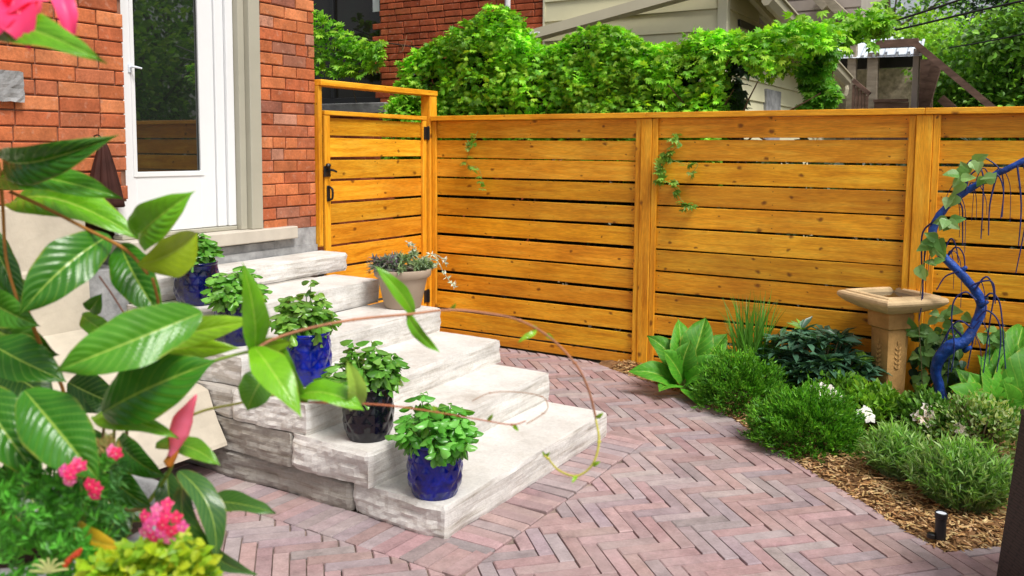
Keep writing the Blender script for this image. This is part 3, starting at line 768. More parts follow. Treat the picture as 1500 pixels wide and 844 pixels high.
n_.bar((1.86, ya, (zw(ya)+zg(ya))/2+.0), (1.86, yend, (zw(yend)+zg(yend))/2), .05, .06); n_.build("gutter", M['gutter'], nb)
ze = zg(yend)
n_ = MB(); n_.tube([(2.09, yend-.08, ze-.03), (2.09, yend-.08, ze-.14), (1.90, yend-.06, ze-.28), (1.80, yend-.06, ze-.34), (1.80, yend-.06, .1)], .035, 8, sub=2); n_.build("downspout", M['gutter'], nb)
n_ = MB(); yr = YN+.32; n_.add([(2.05, yr, zg(yr)+.082), (2.05, yend, zg(yend)+.082), (.3, yend, zg(yend)+1.2), (.3, yr, zg(yr)+1.2)], [(0, 1, 2, 3)]); n_.build("roof", M['oldwood'], nb)
n_ = MB(); d0 = ony(783, 52, YN-.14); d1 = ony(985, -4, YN-.14); n_.bar(d0, d0+(d1-d0)*1.5, .10, .095, (0, -1, .2)); n_.build("sloping_gutter", M['gutter'], nb)
n_ = MB(); n_.tube([d0+(d1-d0)*.06, d0, d0+np.array([-.09, .02, -.01]), d0+np.array([-.12, .12, -.03])], [.05, .05, .045, .04], 10); n_.build("elbow", M['white'], nb)
n_ = MB(); e0 = ony(743, 0, YN-.06); n_.tube([(e0[0], YN-.05, e0[2]+1), (e0[0], YN-.05, e0[2]-.1)], .03, 8); n_.build("conduit", M['white'], nb)

# ------------------------------------------------------------------ background: porch, far house, cables
YP = 6.6
porch = thing("back_porch", "weathered brown timber porch and stair roof beyond the fence", "porch", (ony(1300, 150, YP)[0], YP, 0))
def pxbox(mbd, u0, v0, u1, v1, Y, th=.1, bottom=None, ch=.0):
    a, b = ony(u0, v0, Y), ony(u1, v1, Y); z0 = b[2] if bottom is None else bottom
    mbd.box(min(a[0], b[0]), max(a[0], b[0]), Y-th/2, Y+th/2, z0, a[2], ch=ch)
for (u0, u1, v0, mt) in ((1272, 1284, 78, 'oldwood2'), (1244, 1252, 60, 'oldwood2'), (1339, 1344, 72, 'farwall')):
    p_ = MB(); pxbox(p_, u0, v0, u1, 160, YP-.2, .12, 0, .006); p_.build("post", M[mt], porch)
p_ = MB(); pxbox(p_, 1222, 104, 1350, 170, YP+.8, .1, 0); p_.build("wall", M['tanbrick'], porch)
p_ = MB(); pxbox(p_, 1225, 84, 1350, 98, YP+.3, .1); p_.build("shade_painted_header", M['black'], porch)  # header coloured black to paint in the shade below the tin roof
p_ = MB(); pxbox(p_, 1284, 60, 1345, 68, YP-.25, .14); p_.build("beam", M['oldwood'], porch)
p_ = MB(); a = ony(1215, 52, YP); b = ony(1342, 62, YP); c = ony(1348, 82, YP-.3); d = ony(1215, 86, YP-.3); p_.add([d, c, b+np.array([0, .8, .1]), a+np.array([0, .8, .1])], [(0, 1, 2, 3)])
for i in range(9):
    t = i/8; p = d+(c-d)*t; q = (a+(b-a)*t)+np.array([0, .8, .1]); p_.bar(p+np.array([0, 0, .015]), q+np.array([0, 0, .015]), .03, .03)
p_.build("tin_roof", M['tin'], porch)
p_ = MB(); pxbox(p_, 1280, 146, 1330, 149, YP-.35, .08)
for i in range(9):
    u = 1281+i*5.6; pxbox(p_, u, 150, u+4.6, 170, YP-.35, .03, 0.4)
p_.build("railing", M['oldwood'], porch)
p_ = MB(); a = ony(1250, 118, YP-.4); b = ony(1274, 138, YP-.4); p_.bar(a, b, .08, .05)
for i in range(5):
    t = (i+.3)/5; q = a+(b-a)*t; hw = abs(b[0]-a[0])/10-.004; p_.box(q[0]-hw, q[0]+hw, YP-.43+.004*(i % 2), YP-.40, .5, q[2]-.045)
p_.build("stair_railing", M['oldwood'], porch)
p_ = MB(); a = ony(1343, 66, YP-.5); b = ony(1470, 172, YP-.5); p_.bar(a, b+(b-a)*.25, .7, .075, (0, 0, 1)); p_.build("stair_roof", M['oldwood'], porch)
p_ = MB(); a = ony(1338, 82, YP); b = ony(1392, 170, YP); p_.bar(ony(1372, 95, YP), ony(1352, 165, YP), .12, .12); p_.bar(ony(1378, 144, YP), ony(1402, 165, YP), .1, .1); pxbox(p_, 1344, 88, 1366, 150, YP+.2, .1, 0); p_.build("stair_side", M['oldwood'], porch)

fh = thing("far_house", "distant house gable with brown bargeboard above the vine", "house", (ony(1210, 20, 9)[0], 9, 0))
p_ = MB(); a = ony(1185, -60, 9); b = ony(1254, 170, 9); p_.box(a[0]-1.5, b[0], 9, 11, 0, a[2]); 
z = 0
while z < a[2]: p_.box(a[0]-1.5, b[0]+.01, 8.97, 8.995, z, z+.16); z += .19
p_.build("wall", M['farwall'], fh)
p_ = MB(); p_.bar(ony(1200, -12, 8.7), ony(1240, 26, 8.7), .5, .13); p_.bar(ony(1170, -30, 8.6), ony(1212, 14, 8.6), .4, .1); p_.build("bargeboard", M['oldwood2'], fh)

for i, (pts, lab) in enumerate(((((1100, 62), (1180, 74), (1235, 53), (1300, 34), (1400, 2), (1520, -40)), "upper black cable running from the vine towards the trees"),
        (((1090, 78), (1170, 71), (1235, 60), (1330, 40), (1440, 14), (1540, -8)), "lower black cable running from the vine towards the trees"),
        (((1390, 70), (1440, 62), (1500, 50), (1600, 30)), "thin lone cable in front of the dense right-hand trees"))):
    c_ = MB(); c_.tube([ony(u, v, 1.0+i*.12) for u, v in pts], .008 if i < 2 else .005, 6, (.02, .02, .02, 0))
    tag(c_.build("overhead_cable", M['black']), lab, "cable", "overhead cables")

# ------------------------------------------------------------------ trees
def tree(name, label, base, height, crown_c, crown_r, nclump, nleaf, leafL, cols, trunk_r=.12, seed=0, group=None, conifer=False, tmp=OVATE):
    r = np.random.default_rng(seed); base = np.array(base, float); cc = np.array(crown_c, float); cr_ = np.array(crown_r, float)
    T = thing(name, label, "tree", base, group)
    tr = MB(); top = cc.copy(); top[2] = cc[2]+cr_[2]*(.9 if conifer else .4)
    mids = [base, base+(top-base)*.4+r.normal(0, .08, 3)*[1, 1, 0], base+(top-base)*.75+r.normal(0, .1, 3)*[1, 1, 0], top]
    tr.tube(mids, [trunk_r, trunk_r*.75, trunk_r*.45, trunk_r*.15], 8)
    cl_ = []
    if conifer:
        for i in range(nclump):
            t = r.uniform(0, 1); a = r.uniform(0, 2*PI); rad = cr_[0]*(1-t)*r.uniform(.25, 1); cl_.append(cc+np.array([rad*math.cos(a), rad*math.sin(a), -cr_[2]+2*cr_[2]*t-.15*rad]))
    else:
        for i in range(nclump):
            u = unit(r.normal(size=3)); cl_.append(cc+u*cr_*r.uniform(.35, 1.0)**.6)
    for q in cl_[::2]:
        s = base+(top-base)*r.uniform(.35, .85); tr.tube([s, s+(q-s)*.5+np.array([0, 0, .1]), q], [trunk_r*.3, trunk_r*.18, trunk_r*.06], 5, sub=2)
    tr.build("trunk", M['bark'], T)
    m = MB(); per = nleaf//nclump
    P = []; D = []; C = []
    for q in cl_:
        s = r.uniform(.16, .30)*cr_.mean(); p = q+r.normal(0, 1, (per, 3))*s*np.array([1, 1, .6]); P.append(p); D.append(unit(p-q)+r.normal(0, .5, (per, 3))+np.array([0, 0, -.25]))
        k = r.uniform(.55, 1.35); C.append(np.array(cols)[r.integers(0, len(cols), per)]*k*r.uniform(.75, 1.25, (per, 1)))
    P = np.vstack(P); D = np.vstack(D); C = np.vstack(C); Nn = r.normal(0, .6, P.shape)+np.array([0, 0, 1])
    L = r.uniform(.7, 1.3, len(P))*leafL
    m.cloud(P, D, Nn, L, L*(.7 if not conifer else .3), *tmp, C); m.build("crown", M['leaf'], T)
    return T
def gp(u, Y): return np.array([ony(u, 200, Y)[0], Y, 0.0])
G1 = [(.34, .64, .06), (.26, .54, .05), (.42, .68, .10)]; G2 = [(.15, .36, .04), (.10, .26, .03), (.24, .48, .06)]; G3 = [(.02, .06, .02), (.03, .08, .025)]
def cen(u, v, Y): return ony(u, v, Y)
tree("locust_tree", "feathery pale green tree behind the sloping stair roof", gp(1395, 10), 5, cen(1405, 105, 10), (.95, 1.2, .85), 44, 12000, .075, G1, .12, 1)
tree("maple_tree", "dense dark green tree at the right edge beyond the fence", gp(1490, 8), 5, cen(1495, 110, 8), (1.0, 1.2, .95), 50, 11000, .085, G2+[(.12, .27, .04)], .14, 2)
tree("spruce_tree", "tall dark conifer at the top right corner", gp(1495, 14), 8, cen(1495, -20, 14), (1.7, 1.7, 2.2), 50, 7000, .14, G3, .2, 3, None, True, LANCE)
tree("elm_tree", "open crowned distant tree with a dark trunk against the white sky", gp(1293, 18), 8, cen(1300, 0, 18), (1.5, 1.7, 1.2), 24, 2600, .12, G2, .16, 4)
tree("shrubby_tree", "low green bushy tree filling the gap under the stair roof", gp(1385, 8.6), 3, cen(1390, 150, 8.6), (.9, .7, .7), 26, 4500, .09, G1+G2, .08, 5)
for i, (x, y, h, rr, lab) in enumerate(((10.5, 5.0, 3.6, 2.1, "broad garden tree well to the right beyond the fence"), (14, 8.5, 4.6, 2.6, "tall garden tree far to the right beyond the fence"), (8.2, 8.4, 3.4, 1.7, "mid green tree just right of the picture beyond the fence"))):
    tree("garden_tree", lab, (x, y, 0), 5, (x, y, h), (rr, rr, rr*.9), 36, 6000, .15, G1+G2, .15, 10+i, "garden trees to the right")

# ------------------------------------------------------------------ vines
def vine_leaf(mb_, P, out, L=(.030, .056), cols=((.25, .58, .03), (.19, .48, .025), (.34, .66, .05), (.13, .36, .02), (.42, .70, .06)), tmp=PALM, wid=1.0, shade=False):
    n = len(P); D = out*.6+np.array([0, 0, -.35])+rng.normal(0, .45, (n, 3)); Nn = out*.7+np.array([0, 0, .95])+rng.normal(0, .35, (n, 3))
    l = rng.uniform(L[0], L[1], n); C = mixc(cols, n, .22)
    if shade: C *= np.array([1.05+.45*noise.noise(Vector(p)*3.2)+.45*noise.noise(Vector(p)*10) for p in P]).clip(.4, 1.6)[:, None]  # noise paints lit and shaded patches into the leaf colour
    mb_.cloud(P, D, Nn, l, l*wid, *tmp, C)
def mound(profile, Y, zlow, depth, n, lumps=60):
    """profile: (u,v) skyline pixels of the hedge on plane Y; fills lumpy volume below the line down to zlow"""
    pts = np.array([ony(u, v+4, Y) for u, v in profile]); xs, zs = pts[:, 0], pts[:, 2]
    P = []; O = []
    lx = rng.uniform(xs[0], xs[-1], lumps); lz = np.array([rng.uniform(zlow, max(zlow+.02, np.interp(x, xs, zs)-.06)) for x in lx]); lr = rng.uniform(.07, .17, lumps); ly = Y+rng.uniform(-depth*.3, depth*.5, lumps)-.05
    per = n//lumps
    for x, z, r, y in zip(lx, lz, lr, ly):
        top = np.interp(x, xs, zs); r = min(r, max(.06, top-z+.03)); u = unit(rng.normal(size=(per, 3))); u[:, 1] = -np.abs(u[:, 1])*1.0+.25; u = unit(u)
        p = np.array([x, y, z])+u*r*rng.uniform(.75, 1.05, (per, 1)); k = p[:, 2] < np.interp(p[:, 0], xs, zs)+.04; P.append(p[k]); O.append(u[k])
    # skyline fringe
    m = n//8; x = rng.uniform(xs[0], xs[-1], m); z = np.interp(x, xs, zs)-rng.exponential(.045, m)+.015; P.append(np.stack([x, Y+rng.uniform(-depth*.45, depth*.45, m), z], 1)); O.append(unit(np.stack([rng.normal(0, .4, m), rng.normal(-.4, .4, m), np.full(m, .8)], 1)))
    return np.vstack(P), np.vstack(O)
def shade_mass(profile, Y, zlow, depth):
    m_ = MB(); pts = [ony(u, v, Y+depth*.35) for u, v in profile]; P = []; O = []
    return pts
vine = thing("climbing_vine", "long hedge of bright green creeper mounded along the top of the fence", "vine", (1, .45, 1))
prof_a = [(588, 150), (598, 95), (625, 72), (660, 60), (690, 40), (712, 20), (735, 8), (752, 18), (765, 40), (785, 66), (810, 72), (835, 58), (860, 44), (885, 37), (912, 44), (940, 62), (965, 70), (1000, 66), (1020, 50), (1045, 45), (1075, 50), (1110, 52), (1135, 44), (1160, 38), (1190, 33), (1222, 40)]
P, O = mound(prof_a, .40, 1.42, .34, 25000, 460)
low = P[:, 2] < 1.85; x_right = ony(1068, 100, .4)[0]
keep = ~((P[:, 0] > x_right) & (P[:, 2] < ony(1100, 98, .4)[2]+.10*np.sin(P[:, 0]*9)))
P, O = P[keep], O[keep]
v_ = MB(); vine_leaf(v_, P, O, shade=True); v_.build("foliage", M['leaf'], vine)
v_ = MB()                        # inner leaves coloured dark to stand in for shade inside the vine
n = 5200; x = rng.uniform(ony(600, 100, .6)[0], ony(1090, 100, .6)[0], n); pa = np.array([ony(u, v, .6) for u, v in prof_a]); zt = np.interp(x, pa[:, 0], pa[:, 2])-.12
x2 = rng.uniform(1.5, 4.6, 4200); x = np.concatenate([x, x2]); zt = np.concatenate([zt, rng.uniform(1.3, 1.62, 4200)]); n = len(x)  # more dark leaves added behind the fence to darken its board gaps
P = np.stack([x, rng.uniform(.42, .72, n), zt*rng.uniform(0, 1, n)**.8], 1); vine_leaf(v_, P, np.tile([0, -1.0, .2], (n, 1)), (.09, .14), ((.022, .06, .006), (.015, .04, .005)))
v_.build("inner_shade_foliage", M['leaf'], vine)
v_ = MB()
for i in range(36):
    x = rng.uniform(-.2, 2.6); z = rng.uniform(1.3, 2.0); v_.tube([(x, .45+rng.uniform(-.1, .15), .0 if i < 8 else z-.5), (x+rng.normal(0, .08), .42, z), (x+rng.normal(0, .3), .38+rng.normal(0, .06), z+.35)], [.012, .008, .004], 5, (.14, .08, .05, 0))
for i in range(26):              # bare brown runners at the left end
    p = ony(rng.uniform(585, 640), rng.uniform(60, 150), .35); v_.tube([p, p+rng.normal(0, .05, 3), p+np.array([rng.uniform(-.25, .1), rng.uniform(-.1, .1), rng.uniform(-.15, .12)])], [.004, .003, .002], 4, (.25, .13, .07, 0))
v_.build("stem", M['twig'], vine)
# hanging curtain and cable runner
hv = thing("hanging_vine", "bright creeper hanging in a curtain in front of the olive siding corner", "vine", ony(1200, 100, .7))
n = 760; uu = rng.uniform(1174, 1222, n); vv = 35+rng.uniform(0, 1, n)**.8*140; uu += (vv-100)*.02+6*np.sin(vv*.1)
P = np.array([ony(a, b, .7+c) for a, b, c in zip(uu, vv, rng.uniform(-.14, .14, n))]); v_ = MB(); vine_leaf(v_, P, unit(np.stack([rng.normal(0, .6, n), -np.ones(n), np.full(n, .2)], 1)), (.045, .075), ((.10, .32, .02), (.15, .42, .03), (.22, .50, .04), (.07, .22, .015))); v_.build("foliage", M['leaf'], hv)
v_ = MB()
for i in range(7):
    u = rng.uniform(1180, 1218); v_.tube([ony(u, 40, .7), ony(u+4, 90, .72), ony(u-3, 190, .7)], .004, 4, (.16, .10, .05, 0))
v_.build("stem", M['twig'], hv)
rv = thing("trailing_vine", "light green creeper trailing along the overhead cables towards the porch", "vine", ony(1260, 55, 1.0))
n = 560; uu = rng.uniform(1120, 1306, n); cv = np.interp(uu, [1120, 1180, 1230, 1260, 1306], [62, 55, 52, 42, 32]); sp = np.interp(uu, [1120, 1180, 1240, 1280, 1306], [14, 18, 16, 20, 10]); vv = cv+rng.normal(0, 1, n)*sp*.75
P = np.array([ony(a, b, .95+c) for a, b, c in zip(uu, vv, rng.uniform(-.12, .12, n))]); v_ = MB(); vine_leaf(v_, P, unit(np.stack([rng.normal(0, .6, n), -np.ones(n), np.full(n, .5)], 1)), (.05, .085), ((.26, .55, .04), (.19, .46, .03), (.34, .62, .06))); v_.build("foliage", M['leaf'], rv)
v_ = MB()
for i in range(6): v_.tube([ony(1120+i*5, 66, 1.0), ony(1190, 62+i, 1.02), ony(1250, 50+2*i, 1.0), ony(1300, 36+3*i, 1.0)], .004, 4, (.16, .10, .05, 0))
v_.build("stem", M['twig'], rv)
wv = thing("window_vine", "creeper hanging across the neighbour's dark window behind the brick pier", "vine", ony(500, 60, 1.9))
n = 620; t = rng.uniform(0, 1, n); uu = 452+t*110; top = np.interp(uu, [452, 480, 510, 540, 566], [8, 22, 48, 60, 62]); bot = np.interp(uu, [452, 490, 530, 566], [108, 112, 112, 92]); vv = top+(bot-top)*rng.uniform(0, 1, n)**1.1
P = np.array([ony(a, b, 1.85+c) for a, b, c in zip(uu, vv, rng.uniform(-.15, .15, n))]); v_ = MB(); vine_leaf(v_, P, unit(np.stack([rng.normal(0, .6, n), -np.ones(n), np.full(n, .3)], 1)), (.06, .10)); v_.build("foliage", M['leaf'], wv)
v_ = MB(); v_.tube([ony(450, 30, 1.9), ony(520, 55, 1.9), ony(600, 68, 1.7), ony(640, 80, .8)], .008, 5, (.05, .035, .03, 0)); v_.build("stem", M['twig'], wv); v_ = MB(); v_.tube([ony(500, 60, 1.9), ony(512, 110, 1.9), ony(522, 150, 1.9)], .004, 5, (.12, .08, .04, 0)); v_.build("stem", M['twig'], wv)
def sprig(label, pts, n, Y=-.03, L=(.035, .06)):
    o = thing("vine_sprig", label, "vine", ony(*pts[0], Y), "sprigs poking through the fence")
    q = [ony(u, v, Y-.02*(i % 2)) for i, (u, v) in enumerate(pts)]; m_ = MB(); m_.tube(q, .0022, 4, (.22, .25, .06, 0)); m_.build("stem", M['twig'], o)
    P = []
    for i in range(n):
        t = rng.uniform(0, len(q)-1.001); k = int(t); P.append(q[k]+(q[k+1]-q[k])*(t-k)+rng.normal(0, .016, 3)*[1, .5, 1]+[0, -.01, 0])
    P = np.array(P); m_ = MB(); vine_leaf(m_, P, np.tile([0, -.8, .5], (n, 1)), L, ((.20, .40, .05), (.15, .33, .04), (.27, .45, .08))); m_.build("foliage", M['leaf'], o)
sprig("small green vine sprig on the fence panel nearest the gate", [(700, 192), (690, 215), (684, 240), (702, 248), (708, 280)], 26)
sprig("larger vine sprig hanging beside the middle fence post", [(985, 196), (995, 212), (972, 232), (965, 258), (985, 272), (1000, 296), (1012, 303)], 44, L=(.04, .07))
sprig("thin vine tendril reaching right from the middle fence post", [(972, 228), (1000, 240), (1022, 240), (1012, 256)], 14)

# ------------------------------------------------------------------ pots on the steps
def blue_pot(name, label, u, v, z, width, hgt, mat, group="glazed basil pots on the steps"):
    c = onz(u, v, z); d = (c-CAM)@Fv; R = width/2
    T = thing(name, label, "flower pot", c, group)
    prof = []
    for i in range(33):
        t = i/32; r = R*(0.80+.20*min(1, math.sin(min(t/.42, 1)*PI/2))) if t < .42 else R*(1-.07*((t-.42)/.58)**2)
        prof.append((r, hgt*.93*t))
    def relief(a, zz, r):
        t = zz/(hgt*.93)
        if t < .05 or t > .9: return .985
        uu = a*10/(2*PI); vv = t*2.7
        p, q = (uu+vv) % 1, (uu-vv) % 1; e = min(min(p, 1-p), min(q, 1-q)); return 1+.050*min(1, e*2.6)-.035
    m_ = MB(); m_.lathe(prof, 132, c+np.array([0, 0, .002]), fn=relief, cap=False)
    m_.lathe([(0, .0), (R*.79, .0)], 132, c+np.array([0, 0, .003]), cap=False)
    rz = hgt*.93; rim = [(R*.905, rz), (R*.925, rz+.004), (R*.935, rz+hgt*.05), (R*.92, rz+hgt*.07), (R*.87, rz+hgt*.07), (R*.85, rz), (R*.84, rz-.05)]
    pot = m_.build("body", mat, T, smooth=True)
    r_ = MB(); r_.lathe(rim, 64, c+np.array([0, 0, .002]), cap=False); r_.build("rim", mat, T, smooth=True)
    s2 = MB(); s2.lathe([(0, rz-.02), (R*.845, rz-.025)], 32, c, cap=False); s2.build("soil", M['soil'], T)
    return c, R
def basil(label, c, R, z0, hgt, spread, n=230, seed=0, sprigs=(), levels=5):
    r = np.random.default_rng(seed); T = thing("basil_plant", label, "plant", (c[0], c[1], c[2]+z0), "basil plants in glazed pots"); lop = r.normal(0, .022, 2); tall = r.uniform(0, 2*PI)
    m_ = MB(); P = []; D = []; Nn = []; st = MB()
    heads = [(r.uniform(0, 2*PI), r.uniform(.1, 1)**.6, r.uniform(.55, 1.0)) for _ in range(50)]+list(sprigs)
    for a, rad, hh in heads:
        tip = np.array([c[0]+spread*rad*math.cos(a), c[1]+spread*rad*math.sin(a), c[2]+z0+hgt*hh*r.uniform(.8, 1.1)*(1-.62*rad**2)])
        hh *= 1+.22*rad*math.cos(a-tall); tip[:2] += lop*hh; tip[2] = c[2]+z0+(tip[2]-c[2]-z0)*(1+.22*rad*math.cos(a-tall))
        b = np.array([c[0]+R*.5*rad*math.cos(a), c[1]+R*.5*rad*math.sin(a), c[2]+z0-.03]); st.tube([b, (b+tip)/2+[0, 0, .02], tip], [.003, .0025, .002], 5, (.16, .28, .05, 0), sub=3)
        for lev in range(levels):
            f = 1-lev*.17; q = b+(tip-b)*f; a0 = r.uniform(0, PI)
            for k in range(2 if lev else 4):
                aa = a0+k*(PI if lev else PI/2)+lev*PI/2
                o = np.array([math.cos(aa), math.sin(aa), 0]); outw = np.array([math.cos(a), math.sin(a), 0])*.45*rad
                P.append(q+r.normal(0, .006, 3)); D.append(o+outw+np.array([0, 0, .35 if lev == 0 else r.uniform(-.9, .15)-.35*rad])); Nn.append(np.array([0, 0, 1])+o*.1+r.normal(0, .3, 3)+outw*1.3)
    P, D, Nn = map(np.array, (P, D, Nn)); L = r.uniform(.036, .060, len(P)); L[::6] *= .65
    m_.cloud(P, D, Nn, L, L*.66, *BASIL, mixc([(.12, .38, .04), (.17, .46, .06), (.085, .29, .025), (.22, .52, .09)], len(P), .18)*r.uniform(.75, 1.1)*np.array([r.uniform(.8, 1.3), 1, 1])); o = m_.build("foliage", M['leafg'], T, smooth=True)
    st.build("stem", M['twig'], T)
POTS = [((637, 722), .135, .228, .222, 'glaze', "bright cobalt blue glazed pot standing on the lowest step", "full basil plant in the cobalt pot on the lowest step"),
        ((540, 640), .29, .222, .235, 'glazek', "near black glazed pot standing on the second step", "bushy basil plant in the black pot on the second step"),
        ((450, 560), .425, .235, .245, 'glaze', "cobalt blue glazed pot on the third step partly behind leaves", "tall basil plant in the cobalt pot on the third step"),
        ((347, 503), .57, .215, .225, 'glazen', "dark navy glazed pot half hidden behind a foreground leaf on the fourth step", "basil plant half behind an upright leaf on the fourth step"),
        ((289, 445), .715, .232, .222, 'glazen', "dark navy glazed pot standing highest, nearest the white door", "basil plant with a raised right sprig in the highest pot")]
for i, (px, z, w, h, mt, l1, l2) in enumerate(POTS):
    c, R = blue_pot("glazed_pot", l1, px[0], px[1], z, w, h, M[mt])
    sg = {0: [(-.2, 1.1, 1.35), (2.6, .5, 1.1)], 2: [(1.5, .3, 1.45)], 4: [(.45, 1.35, 1.75), (.5, 1.15, 1.4), (2.8, 1.1, 1.1)]}.get(i, [(1, .8, 1.1)])
    basil(l2, c, R, h*.93, [.215, .20, .215, .185, .18][i], [.170, .165, .165, .135, .115][i], seed=50+i, sprigs=sg, levels=5 if i < 3 else 3)
# beige pot
c = onz(590, 450, .57); d = (c-CAM)@Fv
T = thing("clay_pot", "taupe clay pot with a flared rim standing at the right end of the fourth step", "flower pot", c)
m_ = MB(); R = .165; m_.lathe([(0, .002), (.105, .002), (.112, .012), (.150, .185), (.152, .19)], 48, c, cap=False); m_.build("body", M['potb'], T, smooth=True)
m_ = MB(); m_.lathe([(.150, .187), (.162, .19), (.172, .20), (.176, .235), (.172, .24), (.160, .24), (.156, .20)], 48, c, cap=False); m_.build("rim", M['potb'], T, smooth=True)
m_ = MB(); m_.lathe([(0, .215), (.158, .212)], 32, c, cap=False); m_.build("soil", M['soil'], T)
T = thing("succulent_plant", "grey green and purple sedum filling the taupe clay pot", "plant", c+np.array([0, 0, .215])); m_ = MB(); P = []; D = []; Cc = []
for i in range(64):
    a = rng.uniform(0, 2*PI); rr = .17*math.sqrt(rng.uniform(0, 1)); q = c+np.array([rr*math.cos(a), rr*math.sin(a), .215+rng.uniform(.03, .13)*(1-.4*rr/.17)]); left = (q-c)@Rv < .0
    colr = [(.16, .13, .17), (.13, .20, .12), (.20, .24, .17), (.16, .11, .16)] if left else [(.20, .30, .13), (.26, .36, .20), (.16, .24, .12)]
    for k in range(13):
        P.append(q); u = unit(rng.normal(size=3)+np.array([math.cos(a)*.4, math.sin(a)*.4, .55])); D.append(u); Cc.append(np.array(colr[rng.integers(0, len(colr))])*rng.uniform(.7, 1.4))
P, D = np.array(P), np.array(D); m_.cloud(P, D, rng.normal(0, .4, P.shape)+[0, 0, 1], rng.uniform(.03, .055, len(P)), rng.uniform(.012, .018, len(P)), *LANCE, np.array(Cc)); m_.build("foliage", M['leafd'], T)
m_ = MB()
for i in range(60):
    a = rng.uniform(2.2, 4.2)+.3; m_.tube([c+np.array([.05*math.cos(a), .05*math.sin(a), .22]), c+np.array([.16*math.cos(a), .16*math.sin(a), .25]), c+np.array([.22*math.cos(a), .22*math.sin(a), .22+rng.uniform(-.02, .08)])], [.0015, .0012, .001], 4, (.20, .22, .18, 0), sub=2)
m_.build("stem", M['twig'], T)
T = thing("trailing_plant", "silvery white leaved sprig trailing over the right side of the taupe pot", "plant", c+np.array([.1, .1, .23])); m_ = MB(); tb = MB(); P = []; D = []
dd = (c-CAM)@Fv
for pts in (((612, 388), (628, 378), (642, 384), (648, 396), (660, 414), (666, 420)), ((608, 390), (630, 372), (650, 380), (653, 386)), ((600, 385), (606, 362), (597, 355)), ((605, 392), (622, 380), (640, 392)), ((600, 390), (620, 384), (634, 380))):
    q = [at(u, v, dd-.02) for u, v in pts]; tb.tube(q, .0025, 5, (.35, .38, .28, 0), sub=3)
    for i in range(34):
        t = rng.uniform(0, len(q)-1.001); k = int(t); P.append(q[k]+(q[k+1]-q[k])*(t-k)); D.append(unit(rng.normal(size=3)))
P, D = np.array(P), np.array(D); m_.cloud(P, D, rng.normal(0, .5, P.shape)-Fv, rng.uniform(.02, .032, len(P)), rng.uniform(.009, .014, len(P)), *LANCE, mixc([(.62, .66, .52), (.45, .52, .36), (.70, .72, .62)], len(P), .1)); m_.build("foliage", M['leafd'], T); tb.build("stem", M['twig'], T)

# ------------------------------------------------------------------ birdbath
bc = np.array([3.512, -.20, .02]); T = thing("birdbath", "square sandstone birdbath on a tapering pedestal in the planting bed", "birdbath", bc)
A0 = math.radians(-86)
def sqring(r, z, sub=6, rnd=.12):
    pts = []
    for k in range(4):
        a, b = A0+k*PI/2, A0+(k+1)*PI/2; p, q = np.array([math.cos(a), math.sin(a)]), np.array([math.cos(b), math.sin(b)])
        for i in range(sub):
            t = i/sub; e = p+(q-p)*t
            if i == 0: e = e*(1-rnd*.25)
            pts.append((bc[0]+e[0]*r, bc[1]+e[1]*r, bc[2]+z))
    return pts
def sqloft(rs, cap0=True, cap1=True, sub=6, rnd=.12, col=(1, 1, 1, 0)):
    V = []; n = 4*sub
    for r, z in rs: V += sqring(r, z, sub, rnd)
    F_ = [(i*n+k, i*n+(k+1) % n, (i+1)*n+(k+1) % n, (i+1)*n+k) for i in range(len(rs)-1) for k in range(n)]
    if cap0: F_.append(list(range(n))[::-1])
    if cap1: F_.append([(len(rs)-1)*n+k for k in range(n)])
    m_ = MB(); m_.add(V, F_, col); return m_
sqloft([(.102, -.03), (.106, 0), (.106, .03), (.098, .045), (.093, .05), (.101, .40), (.104, .49), (.126, .50), (.130, .575), (.122, .592)]).build("pedestal", M['cast'], T)
sqloft([(.130, .590), (.18, .600), (.26, .630), (.304, .656), (.312, .668), (.310, .68), (.300, .690), (.268, .693), (.264, .700), (.225, .703), (.214, .695), (.205, .665), (.20, .66)]).build("basin", M['cast2'], T)
sqloft([(.206, .676), (.204, .677)], sub=4).build("water", M['water'], T)
for k in (3, 0):         # leaf ornament in relief on the two faces seen
    a, b = A0+k*PI/2, A0+(k+1)*PI/2; mid = np.array([math.cos(a)+math.cos(b), math.sin(a)+math.sin(b), 0])/2; nn = unit(mid); sd = np.array([-nn[1], nn[0], 0]); base = bc+mid*.1005
    o_ = MB()
    for (ou, oz, ln, an) in [(0, .26+.028*i, .035, s) for i in range(5) for s in (.6, -.6)]+[(0, .40, .04, 0)]:
        p = base+sd*ou+np.array([0, 0, oz]); d2 = sd*math.sin(an)+np.array([0, 0, math.cos(an)]); o_.cloud([p+nn*.004], np.array([d2]), np.array([nn]), ln, .018, *LEATHER, (1, 1, 1, 0))
    o_.build("ornament", M['cast'], T)

